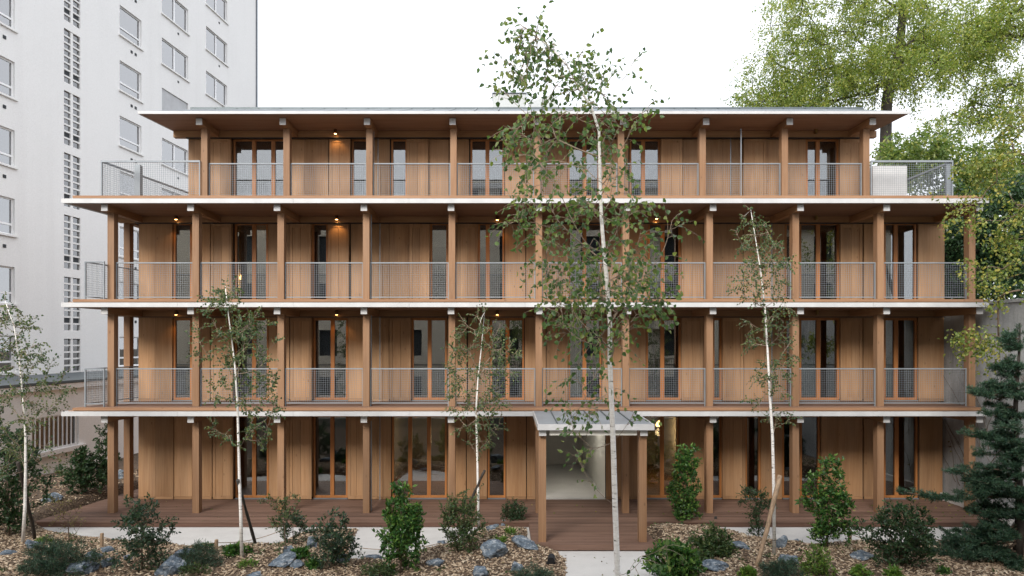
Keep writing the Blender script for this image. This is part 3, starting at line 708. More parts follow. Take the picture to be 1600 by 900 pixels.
def barkmat(name, col, birch=False):
    m, nt, b = mat_new(name); v, _ = pos(nt)
    if birch:
        s = noise_n(nt, v, 1.0, 5, .62, (7, 7, 30)); c = ramp(nt, s, [(.33, (.04, .036, .032)), (.385, (.70, .67, .63)), (.6, (.85, .83, .80)), (.88, (.72, .63, .54))])
        h = s
    else:
        h = noise_n(nt, v, 1.0, 6, .7, (22, 22, 5)); c = ramp(nt, h, [(.3, tuple(x*.5 for x in col)), (.7, tuple(x*1.3 for x in col))])
    nt.links.new(c, b.inputs['Base Color']); b.inputs['Roughness'].default_value = .8; bump(nt, b, h, .4, .01); return m
M['birch'] = barkmat('birch_bark', (.7, .68, .64), True)
M['bark'] = barkmat('grey_brown_bark', (.045, .036, .029))
M['twig'] = barkmat('brown_twig', (.11, .075, .05))
M['ptwig'] = barkmat('pale_twig', (.30, .23, .17))
M['stake'] = barkmat('weathered_stake', (.32, .22, .14)); M['stakedk'] = barkmat('dark_stake', (.05, .045, .04))
M['l_birch'] = leafmat('birch_leaves', (.05, .10, .042), (.105, .18, .065), (.22, .27, .08), trans=.38)
M['l_birch2'] = leafmat('small_birch_leaves', (.04, .08, .04), (.08, .135, .06), (.16, .19, .06), trans=.35)
M['l_plane'] = leafmat('light_tree_leaves', (.11, .17, .04), (.20, .25, .06), (.32, .32, .08), trans=.45)
M['l_plane2'] = leafmat('mid_tree_leaves', (.07, .12, .035), (.13, .19, .05), (.24, .26, .07), trans=.4)
M['l_maple'] = leafmat('yellow_green_leaves', (.085, .14, .032), (.17, .21, .05), (.36, .32, .08), trans=.35)
M['l_dark'] = leafmat('deep_green_leaves', (.016, .04, .02), (.035, .075, .033), (.06, .11, .045))
M['l_glossy'] = leafmat('glossy_green_leaves', (.025, .075, .022), (.055, .14, .035), (.16, .27, .06), rough=.3)
M['l_mid'] = leafmat('olive_green_leaves', (.035, .07, .03), (.065, .115, .045), (.13, .17, .06))
M['l_blue'] = leafmat('blue_green_leaves', (.02, .045, .032), (.04, .08, .05), (.07, .12, .06))
M['l_bright'] = leafmat('bright_fern_leaves', (.06, .14, .025), (.12, .22, .04), (.22, .30, .06))
M['l_pine'] = leafmat('pine_needles', (.02, .05, .035), (.042, .088, .056), (.075, .13, .07), trans=.15)
M['l_dry'] = leafmat('dry_creeper', (.10, .075, .05), (.17, .13, .07), (.3, .3, .08))

def sprays(tips, nodes, par, rng, ntw, ln, spacing, droop, L, W, spread=1.0, leafdown=.5, mb=None, twr=.004, back=1):
    """twigs at each limb tip with leaves along them; returns arrays"""
    Ps, Ds = [], []
    for t in tips:
        chain = [t]; 
        for _ in range(back):
            if par[chain[-1]] > 0: chain.append(par[chain[-1]])
        for k in range(ntw):
            nd = chain[rng.integers(len(chain))]; p = np.array(nodes[nd]); q = np.array(nodes[par[nd]]) if par[nd] >= 0 else p-[0, 0, .1]
            d = p-q; d /= np.linalg.norm(d)+1e-9
            d = d+rng.normal(size=3)*.55*spread; d /= np.linalg.norm(d)+1e-9
            l = ln*rng.uniform(.5, 1.25); n = max(2, int(l/spacing)); pts = [p]
            for s in range(n):
                d = d+np.array([0, 0, -droop*spacing/ln])+rng.normal(size=3)*.06; d /= np.linalg.norm(d)
                p = p+d*spacing; pts.append(p)
                ld = rng.normal(size=3)*.55+d*.5+np.array([0, 0, -leafdown]); Ps.append(p); Ds.append(ld)
            if mb is not None: mb.tube(pts, [twr*(1-.6*i/len(pts)) for i in range(len(pts))], 3, False)
    return np.array(Ps), np.array(Ds)

def birch(name, label, trunk, env, ntarget, depth, r0, leafL, mat, seed, ntw=4, ln=.32, spacing=.05, extra=(), lo=1, droop=1.2):
    rng = np.random.default_rng(seed); Y = trunk[0].y
    root = empty(name, tuple(trunk[0])); tag(root, label, 'tree', 'young birch trees in the garden')
    zs = np.array([e[0] for e in env]); xl = np.array([e[1] for e in env]); xr = np.array([e[2] for e in env]); wt = np.array([e[3] for e in env])
    tg = []
    while len(tg) < ntarget:
        z = rng.uniform(zs.min(), zs.max()); 
        if rng.random() > np.interp(z, zs, wt): continue
        a, b = np.interp(z, zs, xl), np.interp(z, zs, xr); x = rng.uniform(a, b)
        c = (a+b)/2; hw = (b-a)/2+1e-6; dd = depth*math.sqrt(max(.05, 1-((x-c)/hw)**2))
        tg.append((x, Y+rng.uniform(-dd, dd), z))
    tg += list(extra)
    nodes, par, tips = skeleton(trunk, tg, rise=1.1, steps=5, sag=.10, rng=rng, lo=lo)
    m, m2 = limb_mesh(nodes, par, .0028, .5, r0*.42, len(trunk), 10, (r0, .006))
    m.build('trunk', M['birch'], root, True); m2.build('branches', M['ptwig'], root, True)['kind'] = 'stuff'
    tips = list(tips)+[i for i in range(len(trunk)-4, len(trunk)) for _ in (0, 1)]
    tw = MB(); Ps, Ds = sprays(tips, nodes, par, rng, ntw, ln, spacing, droop, leafL, leafL*.7, mb=tw, twr=.0035, back=2)
    tw.build('twigs', M['ptwig'], root)['kind'] = 'stuff'
    leaf_object('crown', mat, root, Ps, Ds, leafL*rng.uniform(.6, 1.2, len(Ps)), leafL*rng.uniform(.6, .95, len(Ps)), seed)
    return root
def pxenv(Y, rows): return [(Z(y, Y), X(a, Y), X(b, Y), w) for y, a, b, w in sorted(rows, reverse=True)]
def pxline(Y, pts, dy=None): return [P(a, b, Y) if dy is None else P(a, b, Y)+Vector((0, dy, 0)) for a, b in pts]

# ------------------------------------------------------------------ birches
Yb = 8.2
tr = pxline(Yb, [(966, 1120), (965, 900), (961, 790), (958, 690), (956, 640), (953, 570), (953, 505), (948, 440), (944, 395), (940, 345), (938, 300), (937, 245), (936, 205), (925, 170), (905, 138), (886, 102), (866, 80), (842, 60), (822, 46)])
tr[0].z = 0.05
birch('tall_birch_tree', 'tallest birch with white trunk and large leaves in front of the porch', tr,
      pxenv(Yb, [(52, 805, 850, .35), (80, 800, 880, .6), (110, 795, 905, .8), (150, 800, 1000, .75), (180, 785, 1020, .9), (230, 790, 1000, .8), (290, 820, 990, .7), (330, 800, 1000, .8), (370, 830, 1040, .8), (420, 850, 1030, 1), (470, 860, 1040, .8), (520, 870, 1020, .4), (570, 890, 1010, .22), (640, 890, 1000, .2), (690, 890, 985, .12)]),
      230, .8, .037, .072, M['l_birch'], 11, ntw=4, ln=.40, spacing=.085,
      extra=[P(925, 700, Yb-.1), P(905, 720, Yb+.2), P(1040, 852, Yb-.5), P(1005, 868, Yb-.4), P(1050, 345, Yb-.2), P(1062, 352, Yb-.2), P(985, 105, Yb+.2), P(795, 350, Yb), P(815, 340, Yb+.2), P(845, 225, Yb), P(950, 100, Yb)])
Y1 = 14.0
B1 = pxline(Y1, [(378, 872), (376, 800), (374, 745), (373, 700), (371, 630), (367, 570), (362, 530), (356, 485), (352, 447)])
birch('birch_tree', 'slender birch with a dark leaning stake in front of the second gallery bay', B1, pxenv(Y1, [(448, 345, 360, .2), (475, 320, 390, 1), (510, 312, 425, 1), (540, 310, 430, .9), (580, 310, 430, .85), (620, 318, 430, .75), (660, 330, 440, .5), (690, 345, 410, .3)]), 105, .55, .036, .058, M['l_birch2'], 21, ntw=6, droop=.7, ln=.26, spacing=.045, lo=2)
Y2 = 15.6
B2 = pxline(Y2, [(748, 826), (747, 770), (746, 723), (744, 640), (747, 590), (752, 545), (757, 488)])
birch('birch_tree', 'forked birch growing from the gravelly mound near the porch post', B2, pxenv(Y2, [(488, 750, 765, .3), (505, 720, 800, .8), (540, 705, 815, 1), (580, 700, 805, 1), (630, 705, 790, .8), (670, 712, 785, .5), (700, 725, 770, .2)]), 105, .55, .034, .056, M['l_birch2'], 22, ntw=6, droop=.7, ln=.26, spacing=.045, lo=2)
Y3 = 14.2
B3 = pxline(Y3, [(1210, 866), (1209, 760), (1207, 680), (1203, 620), (1199, 540), (1195, 480), (1188, 420), (1180, 370), (1173, 328)])
birch('birch_tree', 'birch with a pale broken stake leaning on its trunk', B3, pxenv(Y3, [(328, 1165, 1180, .2), (350, 1155, 1190, .6), (400, 1140, 1235, 1), (450, 1150, 1225, 1), (500, 1155, 1230, .8), (560, 1160, 1235, .75), (610, 1170, 1232, .5), (665, 1195, 1235, .35)]), 105, .5, .036, .054, M['l_birch2'], 23, ntw=6, droop=.7, ln=.25, spacing=.045, lo=2)
Y4 = 14.6
B4 = pxline(Y4, [(36, 846), (39, 790), (40, 735), (40, 680), (36, 620), (30, 560), (22, 510), (8, 470)])
birch('birch_tree', 'birch at the picture edge before the white annex wall', B4, pxenv(Y4, [(470, -30, 30, .5), (520, -40, 60, .9), (550, -40, 90, 1), (600, -40, 105, 1), (650, -40, 105, .9), (700, -20, 90, .8), (750, -20, 85, .5)]), 105, .6, .036, .056, M['l_birch2'], 24, ntw=7, droop=.7, ln=.28, spacing=.05, lo=2)
def stake(label, a, b, r, mat, sides=9):
    m = MB(); n = 7; rr = random.Random(int(r*1000)+len(label)); d = b-a
    pts = [a+d*(i/n)+Vector((rr.uniform(-1, 1), rr.uniform(-1, 1), 0))*r*.35 for i in range(n+1)]
    tag(m.tube(pts, [r*rr.uniform(.85, 1.1) for _ in pts], sides).build('tree_stake', mat, None, True), label, 'stake', 'leaning tree stakes')
def gl(px, py): return GB(px, py)
q = gl(402, 856); stake('dark leaning stake tied to the birch of the second bay', q-Vector((0, 0, .1)), P(372, 750, 13.95), .035, M['stakedk'])
q = gl(1180, 886); stake('pale splintered stake leaning against a birch trunk', q-Vector((0, 0, .1)), P(1220, 743, 14.12), .045, M['stake'])
stake('short grey stake crossing the forked birch trunk', P(733, 790, 15.7), P(757, 735, 15.5), .03, M['bark'])
q = gl(56, 842); stake('grey stake propping the birch by the annex', q-Vector((0, 0, .1)), P(29, 722, 14.5), .04, M['bark'])

# ------------------------------------------------------------------ big trees behind
def bigtree(name, label, trunk, blobs, ntarget, mat, seed, bark, leafL, nl, r0, rise=.5, ln=.9, spacing=.09, droop=1.3, ntw=4, r_tip=.012, expo=.5, simple=True, wl=.4, group='large trees behind the timber house'):
    rng = np.random.default_rng(seed); root = empty(name, tuple(trunk[0])); tag(root, label, 'tree', group)
    wts = np.array([b[3] for b in blobs], float); wts /= wts.sum(); tg = []
    for _ in range(ntarget):
        c, r, ry, w = blobs[rng.choice(len(blobs), p=wts)]
        v = rng.normal(size=3); v /= np.linalg.norm(v); v *= rng.uniform(.15, 1)**.5
        tg.append((c.x+v[0]*r[0], c.y+v[1]*ry, c.z+v[2]*r[1]))
    nodes, par, tips = skeleton(trunk, tg, rise=rise, steps=4, sag=.08, rng=rng, lo=max(1, len(trunk)-4))
    m, m2 = limb_mesh(nodes, par, r_tip, expo, r0*.8, len(trunk), 9, (r0, r0*.55)); m.build('trunk', bark, root, True); m2.build('branches', bark, root, True)['kind'] = 'stuff'
    Ps, Ds = sprays(tips, nodes, par, rng, ntw, ln, spacing, droop, leafL, leafL*wl, leafdown=.35, back=2)
    rep = nl
    Pn = np.repeat(Ps, rep, 0)+rng.normal(size=(len(Ps)*rep, 3))*spacing*1.1; Dn = np.repeat(Ds, rep, 0)+rng.normal(size=(len(Ps)*rep, 3))*.4
    leaf_object('crown', mat, root, Pn, Dn, leafL*rng.uniform(.6, 1.3, len(Pn)), leafL*wl*rng.uniform(.7, 1.2, len(Pn)), seed, simple=simple)
    return root
def blob(px, py, Y, rx, ry_, w, dy=None): 
    return (P(px, py, Y), (rx/F*Y, ry_/F*Y), (dy if dy else rx/F*Y*.8), w)
Yt = 32.0
tb = P(1383, 240, Yt); tt = [Vector((tb.x-.3, Yt, 0)), Vector((tb.x-.1, Yt, 7)), tb, P(1385, 165, Yt), P(1390, 130, Yt), P(1402, 95, Yt), P(1408, 50, Yt), P(1412, -20, Yt)]
bigtree('ash_tree', 'tall light green tree with a thick dark trunk rising above the roof', tt,
        [blob(1300, 20, Yt, 110, 55, 1.2), blob(1240, 75, Yt, 70, 60, 1.3), blob(1215, 140, Yt, 60, 30, .6), blob(1290, 135, Yt, 70, 35, .9), blob(1400, 40, Yt, 110, 60, 1.3), blob(1350, 110, Yt, 50, 40, .6), blob(1440, 100, Yt, 60, 45, .8), blob(1490, 50, Yt, 80, 60, 1.0), blob(1340, -60, Yt, 160, 60, 1.2), blob(1385, 95, Yt-2, 45, 35, .5)],
        300, M['l_plane'], 31, M['bark'], .15, 4, .30, ln=1.3, spacing=.11, ntw=5, droop=1.8, r_tip=.016)
Yt2 = 36.0
tt2 = [Vector((X(1293, Yt2), Yt2, 0)), P(1293, 250, Yt2), P(1292, 185, Yt2), P(1291, 160, Yt2), P(1293, 130, Yt2)]
bigtree('slim_tree', 'thin stemmed tree standing behind the roof edge', tt2, [blob(1270, 150, Yt2, 60, 35, 1), blob(1200, 150, Yt2, 50, 25, .6), blob(1300, 110, Yt2, 60, 40, .8)], 70, M['l_plane2'], 32, M['bark'], .2, 3, .14, ln=1.0, spacing=.11)
Yt3 = 26.0
tt3 = [Vector((X(1660, Yt3), Yt3, 0)), P(1655, 420, Yt3), P(1645, 260, Yt3), P(1640, 200, Yt3), P(1630, 130, Yt3), P(1620, 40, Yt3)]
bigtree('sparse_tree', 'airy tree with thin arching branches against the bright sky', tt3, [blob(1540, 60, Yt3, 70, 60, 1), blob(1570, 150, Yt3, 60, 50, .7), blob(1500, 190, Yt3, 60, 30, .3), blob(1590, 20, Yt3, 60, 50, 1), blob(1470, 130, Yt3, 40, 30, .18)], 170, M['l_plane'], 33, M['bark'], .13, 4, .2, rise=.15, ln=.8, spacing=.09)
Yt4 = 24.0
tt4 = [Vector((X(1500, Yt4), Yt4, 0)), P(1500, 430, Yt4), P(1490, 360, Yt4), P(1485, 310, Yt4), P(1480, 270, Yt4)]
bigtree('dense_tree', 'dense dark green tree filling the gap behind the roof terrace', tt4, [blob(1440, 240, Yt4, 75, 35, 1), blob(1500, 300, Yt4, 60, 60, 1.1), blob(1390, 280, Yt4, 40, 35, .6), blob(1500, 400, Yt4, 50, 60, 1.2), blob(1560, 270, Yt4, 60, 70, 1.2), blob(1575, 390, Yt4, 50, 60, 1.1)], 320, M['l_plane2'], 34, M['bark'], .17, 4, .2, rise=.3, ln=.7, spacing=.09)
tt5 = [Vector((13.6, 21.5, 0)), Vector((13.6, 21.5, 3)), Vector((13.4, 21.4, 5.4)), Vector((13.2, 21.3, 7.2))]
bigtree('evergreen_tree', 'deep green tree seen through the end of the second gallery', tt5, [blob(1495, 405, 21.0, 40, 75, 1, 1.2), blob(1560, 420, 20.0, 55, 60, 1.0, 1.5), blob(1560, 330, 20.0, 60, 60, .8, 1.5)], 230, M['l_dark'], 35, M['bark'], .15, 4, .14, rise=.3, ln=.6, spacing=.08)
Ym = 15.8
tt6 = [Vector((13.6, Ym, 0)), Vector((13.6, Ym, 3.5)), Vector((13.5, Ym, 6)), P(1650, 300, Ym), P(1630, 250, Ym)]
bigtree('maple_tree', 'yellow green maple drooping over the slab ends', tt6, [blob(1570, 270, Ym, 50, 40, 1.3), blob(1590, 350, Ym, 45, 60, 1.4), blob(1530, 262, Ym, 40, 12, .5), blob(1560, 440, Ym, 45, 40, .7), blob(1485, 330, Ym, 12, 25, .25), blob(1525, 330, Ym, 20, 40, .5), blob(1520, 530, Ym, 22, 25, .5), blob(1560, 540, Ym, 30, 40, .5), blob(1590, 200, Ym, 40, 40, .8)], 150, M['l_maple'], 36, M['twig'], .08, 1, .09, rise=-.2, ln=.45, spacing=.055, r_tip=.006, simple=False, wl=.8, ntw=4)

# ------------------------------------------------------------------ pine
def pine():
    rng = np.random.default_rng(41); Yp = 13.9; base = GB(1590, 872); bx_, by_ = base.x, base.y
    root = empty('pine_tree', tuple(base)); tag(root, 'dark pine with layered branches reaching over the deck end', 'tree')
    m = MB(); top = P(1590, 505, by_); tr_ = [Vector((bx_+.05*math.sin(i), by_, base.z+(top.z-base.z)*i/8)) for i in range(9)]
    m.tube(tr_, [.10-.085*i/8 for i in range(9)], 9); m.build('trunk', M['bark'], root, True)
    br = MB(); tips = []
    rows = [(860, 1480, .9), (840, 1430, .8), (820, 1500, .9), (790, 1520, .8), (760, 1505, .7), (752, 1408, .15), (730, 1500, .7), (700, 1535, .8), (670, 1520, .7), (640, 1545, .8), (605, 1525, .5), (570, 1562, .7), (530, 1575, .6)]
    for py_, ext, dens in rows:
        z = Z(py_, by_); R = bx_-X(ext, by_); nb = 8
        for k in range(nb):
            if k == 0: ang = math.pi+rng.uniform(-.15, .15); r = R
            else: ang = math.pi+rng.uniform(-1.0, 1.0)*(1.4 if dens > .3 else .25); r = (R*rng.uniform(.3, .95) if dens > .3 else R*.3)
            d = Vector((math.cos(ang), math.sin(ang)*.8, 0)); zj = rng.uniform(-.16, .16) if k else 0; up_ = rng.uniform(-.10, .22) if k else .06; st = Vector((bx_, by_, z-.05*r-.05+zj))
            pts = [st+d*(r*i/6)+Vector((0, 0, -.12*r*math.sin(i/6*math.pi*.8)+up_*r*(i/6)+rng.normal()*.02)) for i in range(7)]
            br.tube(pts, [.022*(1-i/7)+.004 for i in range(7)], 5)
            n = int(16*r+5)
            for j in range(n):
                u = rng.uniform(.25, 1)*6; i = min(5, int(u)); p = pts[i].lerp(pts[i+1], u-i)
                s = Vector((rng.normal()*.5+d.x*.4, rng.normal()*.5+d.y*.4, rng.uniform(-.05, .35))).normalized(); l = rng.uniform(.08, .26)
                br.tube([p, p+s*l], [.005, .003], 3, False)
                for q in (.35, .7, 1.0): tips.append((p+s*l*q, s))
            tips.append((pts[-1], d))
    br.build('branches', M['twig'], root, True)['kind'] = 'stuff'
    Pn, Dn = [], []
    for p, s in tips:
        k = 26; o = rng.normal(size=(k, 3)); dd = o*.75+np.array(s)*.75+np.array([0, 0, .3]); Pn.append(np.tile(np.array(p), (k, 1))+rng.normal(size=(k, 3))*.012); Dn.append(dd)
    Pn = np.concatenate(Pn); Dn = np.concatenate(Dn)
    leaf_object('crown', M['l_pine'], root, Pn, Dn, rng.uniform(.06, .10, len(Pn)), .011, 41, simple=True)
pine()

# ------------------------------------------------------------------ shrubs
def shrub(name, label, px, base, top, x0, x1, mat, leafL, nt, seed, ntw=3, ln=.14, spacing=.03, droop=.2, wl=.55, group='shrubs in the planting beds', rise=1.4, shape='oval', stem='twig', cat='shrub', depth=.7, rep=1):
    if rep == 1: ntw += 3; leafL *= 1.15; nt = int(nt*1.2)
    rng = np.random.default_rng(seed); b = GB(px, base); Y = b.y; root = empty(name, tuple(b)); tag(root, label, cat, group)
    h = (base-top)/F*Y; a, c = X(x0, Y), X(x1, Y); hw = (c-a)/2; xc = (a+c)/2; tg = []
    for _ in range(nt):
        while True:
            t = rng.uniform(.06, 1); u, v = rng.uniform(-1, 1, 2)
            w = {'oval': math.sin(math.pi*min(1, .12+.82*t))**.7, 'column': (1-.55*t)*min(1, .5+t*3), 'vase': .35+.65*t, 'dome': math.sqrt(max(0, 1-t*t))}[shape]
            w *= .75+.35*math.sin(7*t+seed)*math.cos(3*math.atan2(v, u)+seed)
            if u*u+v*v <= w*w: break
        tg.append((xc+u*hw, Y+v*hw*depth, b.z+t*h*.97))
    n0 = 4; trunk = [b+Vector((0, 0, -.03)), b+Vector(((xc-b.x)*.15, 0, h*.12)), b+Vector(((xc-b.x)*.4, 0, h*.3)), b+Vector(((xc-b.x)*.6, 0, h*.5))]
    nodes, par, tips = skeleton(trunk, tg, rise=rise, steps=3, sag=.08, rng=rng, lo=0)
    mt, tw = limb_mesh(nodes, par, .0032, .45, .022, n0, 6); mt.build('main_stem', M[stem], root, True)
    Ps, Ds = sprays(tips, nodes, par, rng, ntw, ln, spacing, droop, leafL, leafL*wl, leafdown=.0, mb=tw, twr=.003, back=2)
    tw.build('stems', M[stem], root, True)['kind'] = 'stuff'
    if rep > 1: Ps = np.repeat(Ps, rep, 0)+rng.normal(size=(len(Ps)*rep, 3))*spacing; Ds = np.repeat(Ds, rep, 0)+rng.normal(size=(len(Ds)*rep, 3))*.5
    Ds = Ds+np.array([0, 0, .25])
    ok = Ps[:, 2] > b.z+.01; Ps, Ds = Ps[ok], Ds[ok]
    leaf_object('foliage', mat, root, Ps, Ds, leafL*rng.uniform(.6, 1.25, len(Ps)), leafL*wl*rng.uniform(.7, 1.2, len(Ps)), seed)
    return root
S = M
shrub('shrub', 'upright dark shrub before the first gallery post with a loose side shoot', 222, 892, 768, 172, 270, S['l_blue'], .055, 90, 51, 4)
shrub('cane_shrub', 'thin tall canes with sparse leaves beside pale rocks', 448, 868, 772, 405, 478, S['l_mid'], .045, 30, 52, 3, shape='vase')
shrub('shrub', 'small dark shrub standing just behind the thin canes', 458, 850, 790, 435, 480, S['l_blue'], .05, 34, 53, 3)
shrub('shrub', 'bluish shrub with a pale bent stem on the rocky spit', 522, 886, 795, 482, 566, S['l_blue'], .058, 70, 54, 4)
shrub('laurel_shrub', 'bright glossy laurel standing before the widest ground floor window', 626, 895, 756, 586, 672, S['l_glossy'], .085, 90, 55, 4, wl=.5)
shrub('shrub', 'bushy mid green shrub beside the forked birch', 714, 862, 763, 683, 762, S['l_mid'], .05, 95, 56, 5)
shrub('shrub', 'low round dark shrub on the mound next to the porch', 803, 820, 782, 780, 828, S['l_dark'], .05, 55, 57, 4, shape='dome')
shrub('laurel_shrub', 'tall pointed glossy laurel on the porch side of the deck', 1072, 820, 690, 1038, 1106, S['l_glossy'], .075, 120, 58, 4, shape='column')
shrub('shrub', 'fine dark shrub next to the pale broken stake', 1186, 845, 764, 1154, 1214, S['l_dark'], .045, 60, 59, 4, shape='vase')
shrub('laurel_shrub', 'tall glossy laurel near the boundary wall before the ninth bay', 1292, 856, 712, 1252, 1336, S['l_glossy'], .07, 125, 60, 4)
shrub('shrub', 'broad dark feathery shrub beside the pine', 1408, 884, 778, 1342, 1475, S['l_dark'], .06, 150, 61, 4)
shrub('shrub', 'big dark bush under the birch at the picture edge', 15, 838, 650, -60, 78, S['l_dark'], .075, 190, 62, 4)
shrub('shrub', 'dark spreading bush against the white annex wall', 128, 772, 700, 92, 168, S['l_dark'], .075, 110, 63, 4)
shrub('climbing_shrub', 'slim shrub climbing the annex wall behind the corner post', 160, 762, 660, 142, 186, S['l_dark'], .07, 60, 64, 4, shape='column')
shrub('cane_shrub', 'cluster of thin bare canes rising before the deck corner', 108, 848, 775, 70, 140, S['l_dry'], .03, 26, 65, 2, shape='vase')
shrub('laurel_shrub', 'cropped glossy laurel at the bottom of the path edge', 1052, 912, 845, 1002, 1102, S['l_glossy'], .085, 80, 66, 4)
shrub('shrub', 'leafy clump between the laurels on the chip bed', 1112, 868, 820, 1078, 1152, S['l_mid'], .07, 60, 67, 4, shape='dome')
shrub('ground_shrub', 'low dark cushion plant spread before the deck corner by the annex', 92, 893, 838, 20, 158, S['l_pine'], .06, 170, 68, 5, ln=.12, spacing=.02, wl=.16, shape='dome', rep=3)
shrub('ground_shrub', 'dark cushion plant between the boulder and the rope post', 318, 884, 848, 272, 356, S['l_pine'], .055, 90, 69, 5, ln=.1, spacing=.02, wl=.16, shape='dome', rep=3)
shrub('ground_shrub', 'dark cushion plant at the foot of the staked birch', 1222, 902, 872, 1184, 1258, S['l_pine'], .055, 90, 70, 5, ln=.1, spacing=.02, wl=.16, shape='dome', rep=3)
shrub('ground_shrub', 'dark cushion plant below the grey boulder of the mound', 832, 908, 886, 796, 868, S['l_pine'], .055, 70, 71, 5, ln=.1, spacing=.02, wl=.16, shape='dome', rep=3)
def fern(label, px, base, w, h, seed, mat='l_bright', L=.075, n=26, name='fern'):
    shrub(name, label, px, base, base-h, px-w/2, px+w/2, S[mat], L, n, seed, 3, ln=.08, spacing=.025, shape='dome', group='low green plants in the beds', cat='plant', wl=.45)
fern('bright feathery plant spilling over the chips below the ninth bay laurel', 1276, 898, 66, 46, 80, n=90, L=.05)
fern('round leaved green plant beside the slender birch trunk', 370, 866, 46, 14, 81, 'l_glossy', .09, 30)
fern('round leaved plant behind the dark cushion near the rope post', 325, 862, 24, 12, 82, 'l_glossy', .08, 16)
fern('round leaved plant between the two pale boulders', 468, 872, 28, 12, 83, 'l_glossy', .1, 16)
fern('round leaved plant at the foot of the bluish shrub', 492, 888, 24, 14, 84, 'l_glossy', .09, 16)
fern('low green ground plant under the bright glossy laurel', 592, 898, 60, 18, 85, 'l_mid', .05, 60)
fern('small bright fern at the top of the mound', 799, 834, 13, 9, 86, n=12, L=.06)
fern('small bright fern touching the largest mound boulder', 783, 850, 16, 11, 87, n=14, L=.06)
fern('small yellow green fern on the chips near the wall side', 1345, 902, 34, 14, 88, n=24)
fern('small fern between the yellow green fern and the pine', 1396, 902, 30, 12, 89, n=20)
fern('small fern in the dark chips below the pine', 1474, 897, 18, 8, 90, 'l_glossy', .06, 14)
fern('bright fern below the pale broken stake', 1166, 903, 24, 15, 91, n=22)
fern('green tuft beside the flat stone of the chip bed', 1133, 868, 22, 14, 92, 'l_mid', .06, 20)
fern('mossy yellow green patch between propped birch and deck corner', 68, 848, 26, 8, 93, 'l_bright', .04, 24)
fern('green ground plant before the dark cushion of the rope post', 300, 897, 60, 14, 94, 'l_mid', .045, 50)
fern('small leafy plant near the slab of pale rock', 388, 885, 34, 8, 95, 'l_bright', .045, 26)
# ------------------------------------------------------------------ rocks
def rockmat():
    m, nt, b = mat_new('blue_grey_slate'); v, oi = pos(nt)
    n = noise_n(nt, v, 9.0, 8, .72); s = noise_n(nt, v, 1.0, 5, .6, (9, 14, 30))
    c = ramp(nt, n, [(.32, (.035, .05, .07)), (.5, (.11, .145, .185)), (.66, (.27, .315, .36))])
    vn = ramp(nt, s, [(.56, (0, 0, 0)), (.64, (.75, .75, .75)), (.72, (0, 0, 0))])
    c = mixc(nt, vn, c, (.45, .46, .47)); nt.links.new(c, b.inputs['Base Color']); b.inputs['Roughness'].default_value = .75; bump(nt, b, n, 1.0, .05); return m
M['rock'] = rockmat()
def rock(label, px, py, w, h, seed, tilt=0, long=1.0):
    """px,py: foot of the stone"""
    q = GB(px, py); s = q.y/F; rx, rz = w*s/2, h*s*.62; ry = rx*.75*long; r = random.Random(seed)
    bm = bmesh.new(); bmesh.ops.create_icosphere(bm, subdivisions=4, radius=1)
    planes = [(Vector((r.gauss(0, 1), r.gauss(0, 1), r.gauss(0, .9))).normalized(), r.uniform(.48, .80)) for _ in range(11)]
    off = Vector((seed*3.1, seed*1.7, 0))
    for v in bm.verts:
        p = v.co.copy()
        for n, d in planes:
            e = p.dot(n)-d
            if e > 0: p -= n*e
        p += v.co*(.10*noise.noise(p*2.2+off)+.07*noise.noise(p*5+off)+.04*noise.noise(p*12+off)); v.co = p
    me = bpy.data.meshes.new('rock'); bm.to_mesh(me); bm.free()
    me.polygons.foreach_set('use_smooth', [False]*len(me.polygons))
    o = link('rock', me, M['rock']); o.scale = (rx*1.08, ry*1.05, rz*1.05); o.rotation_euler = (r.uniform(-.2, .2), math.radians(tilt), r.uniform(-.35, .35))
    o.location = (q.x, q.y+ry*.4, q.z+rz*.45); tag(o, label, 'rock', 'slate rocks set in the beds'); return o
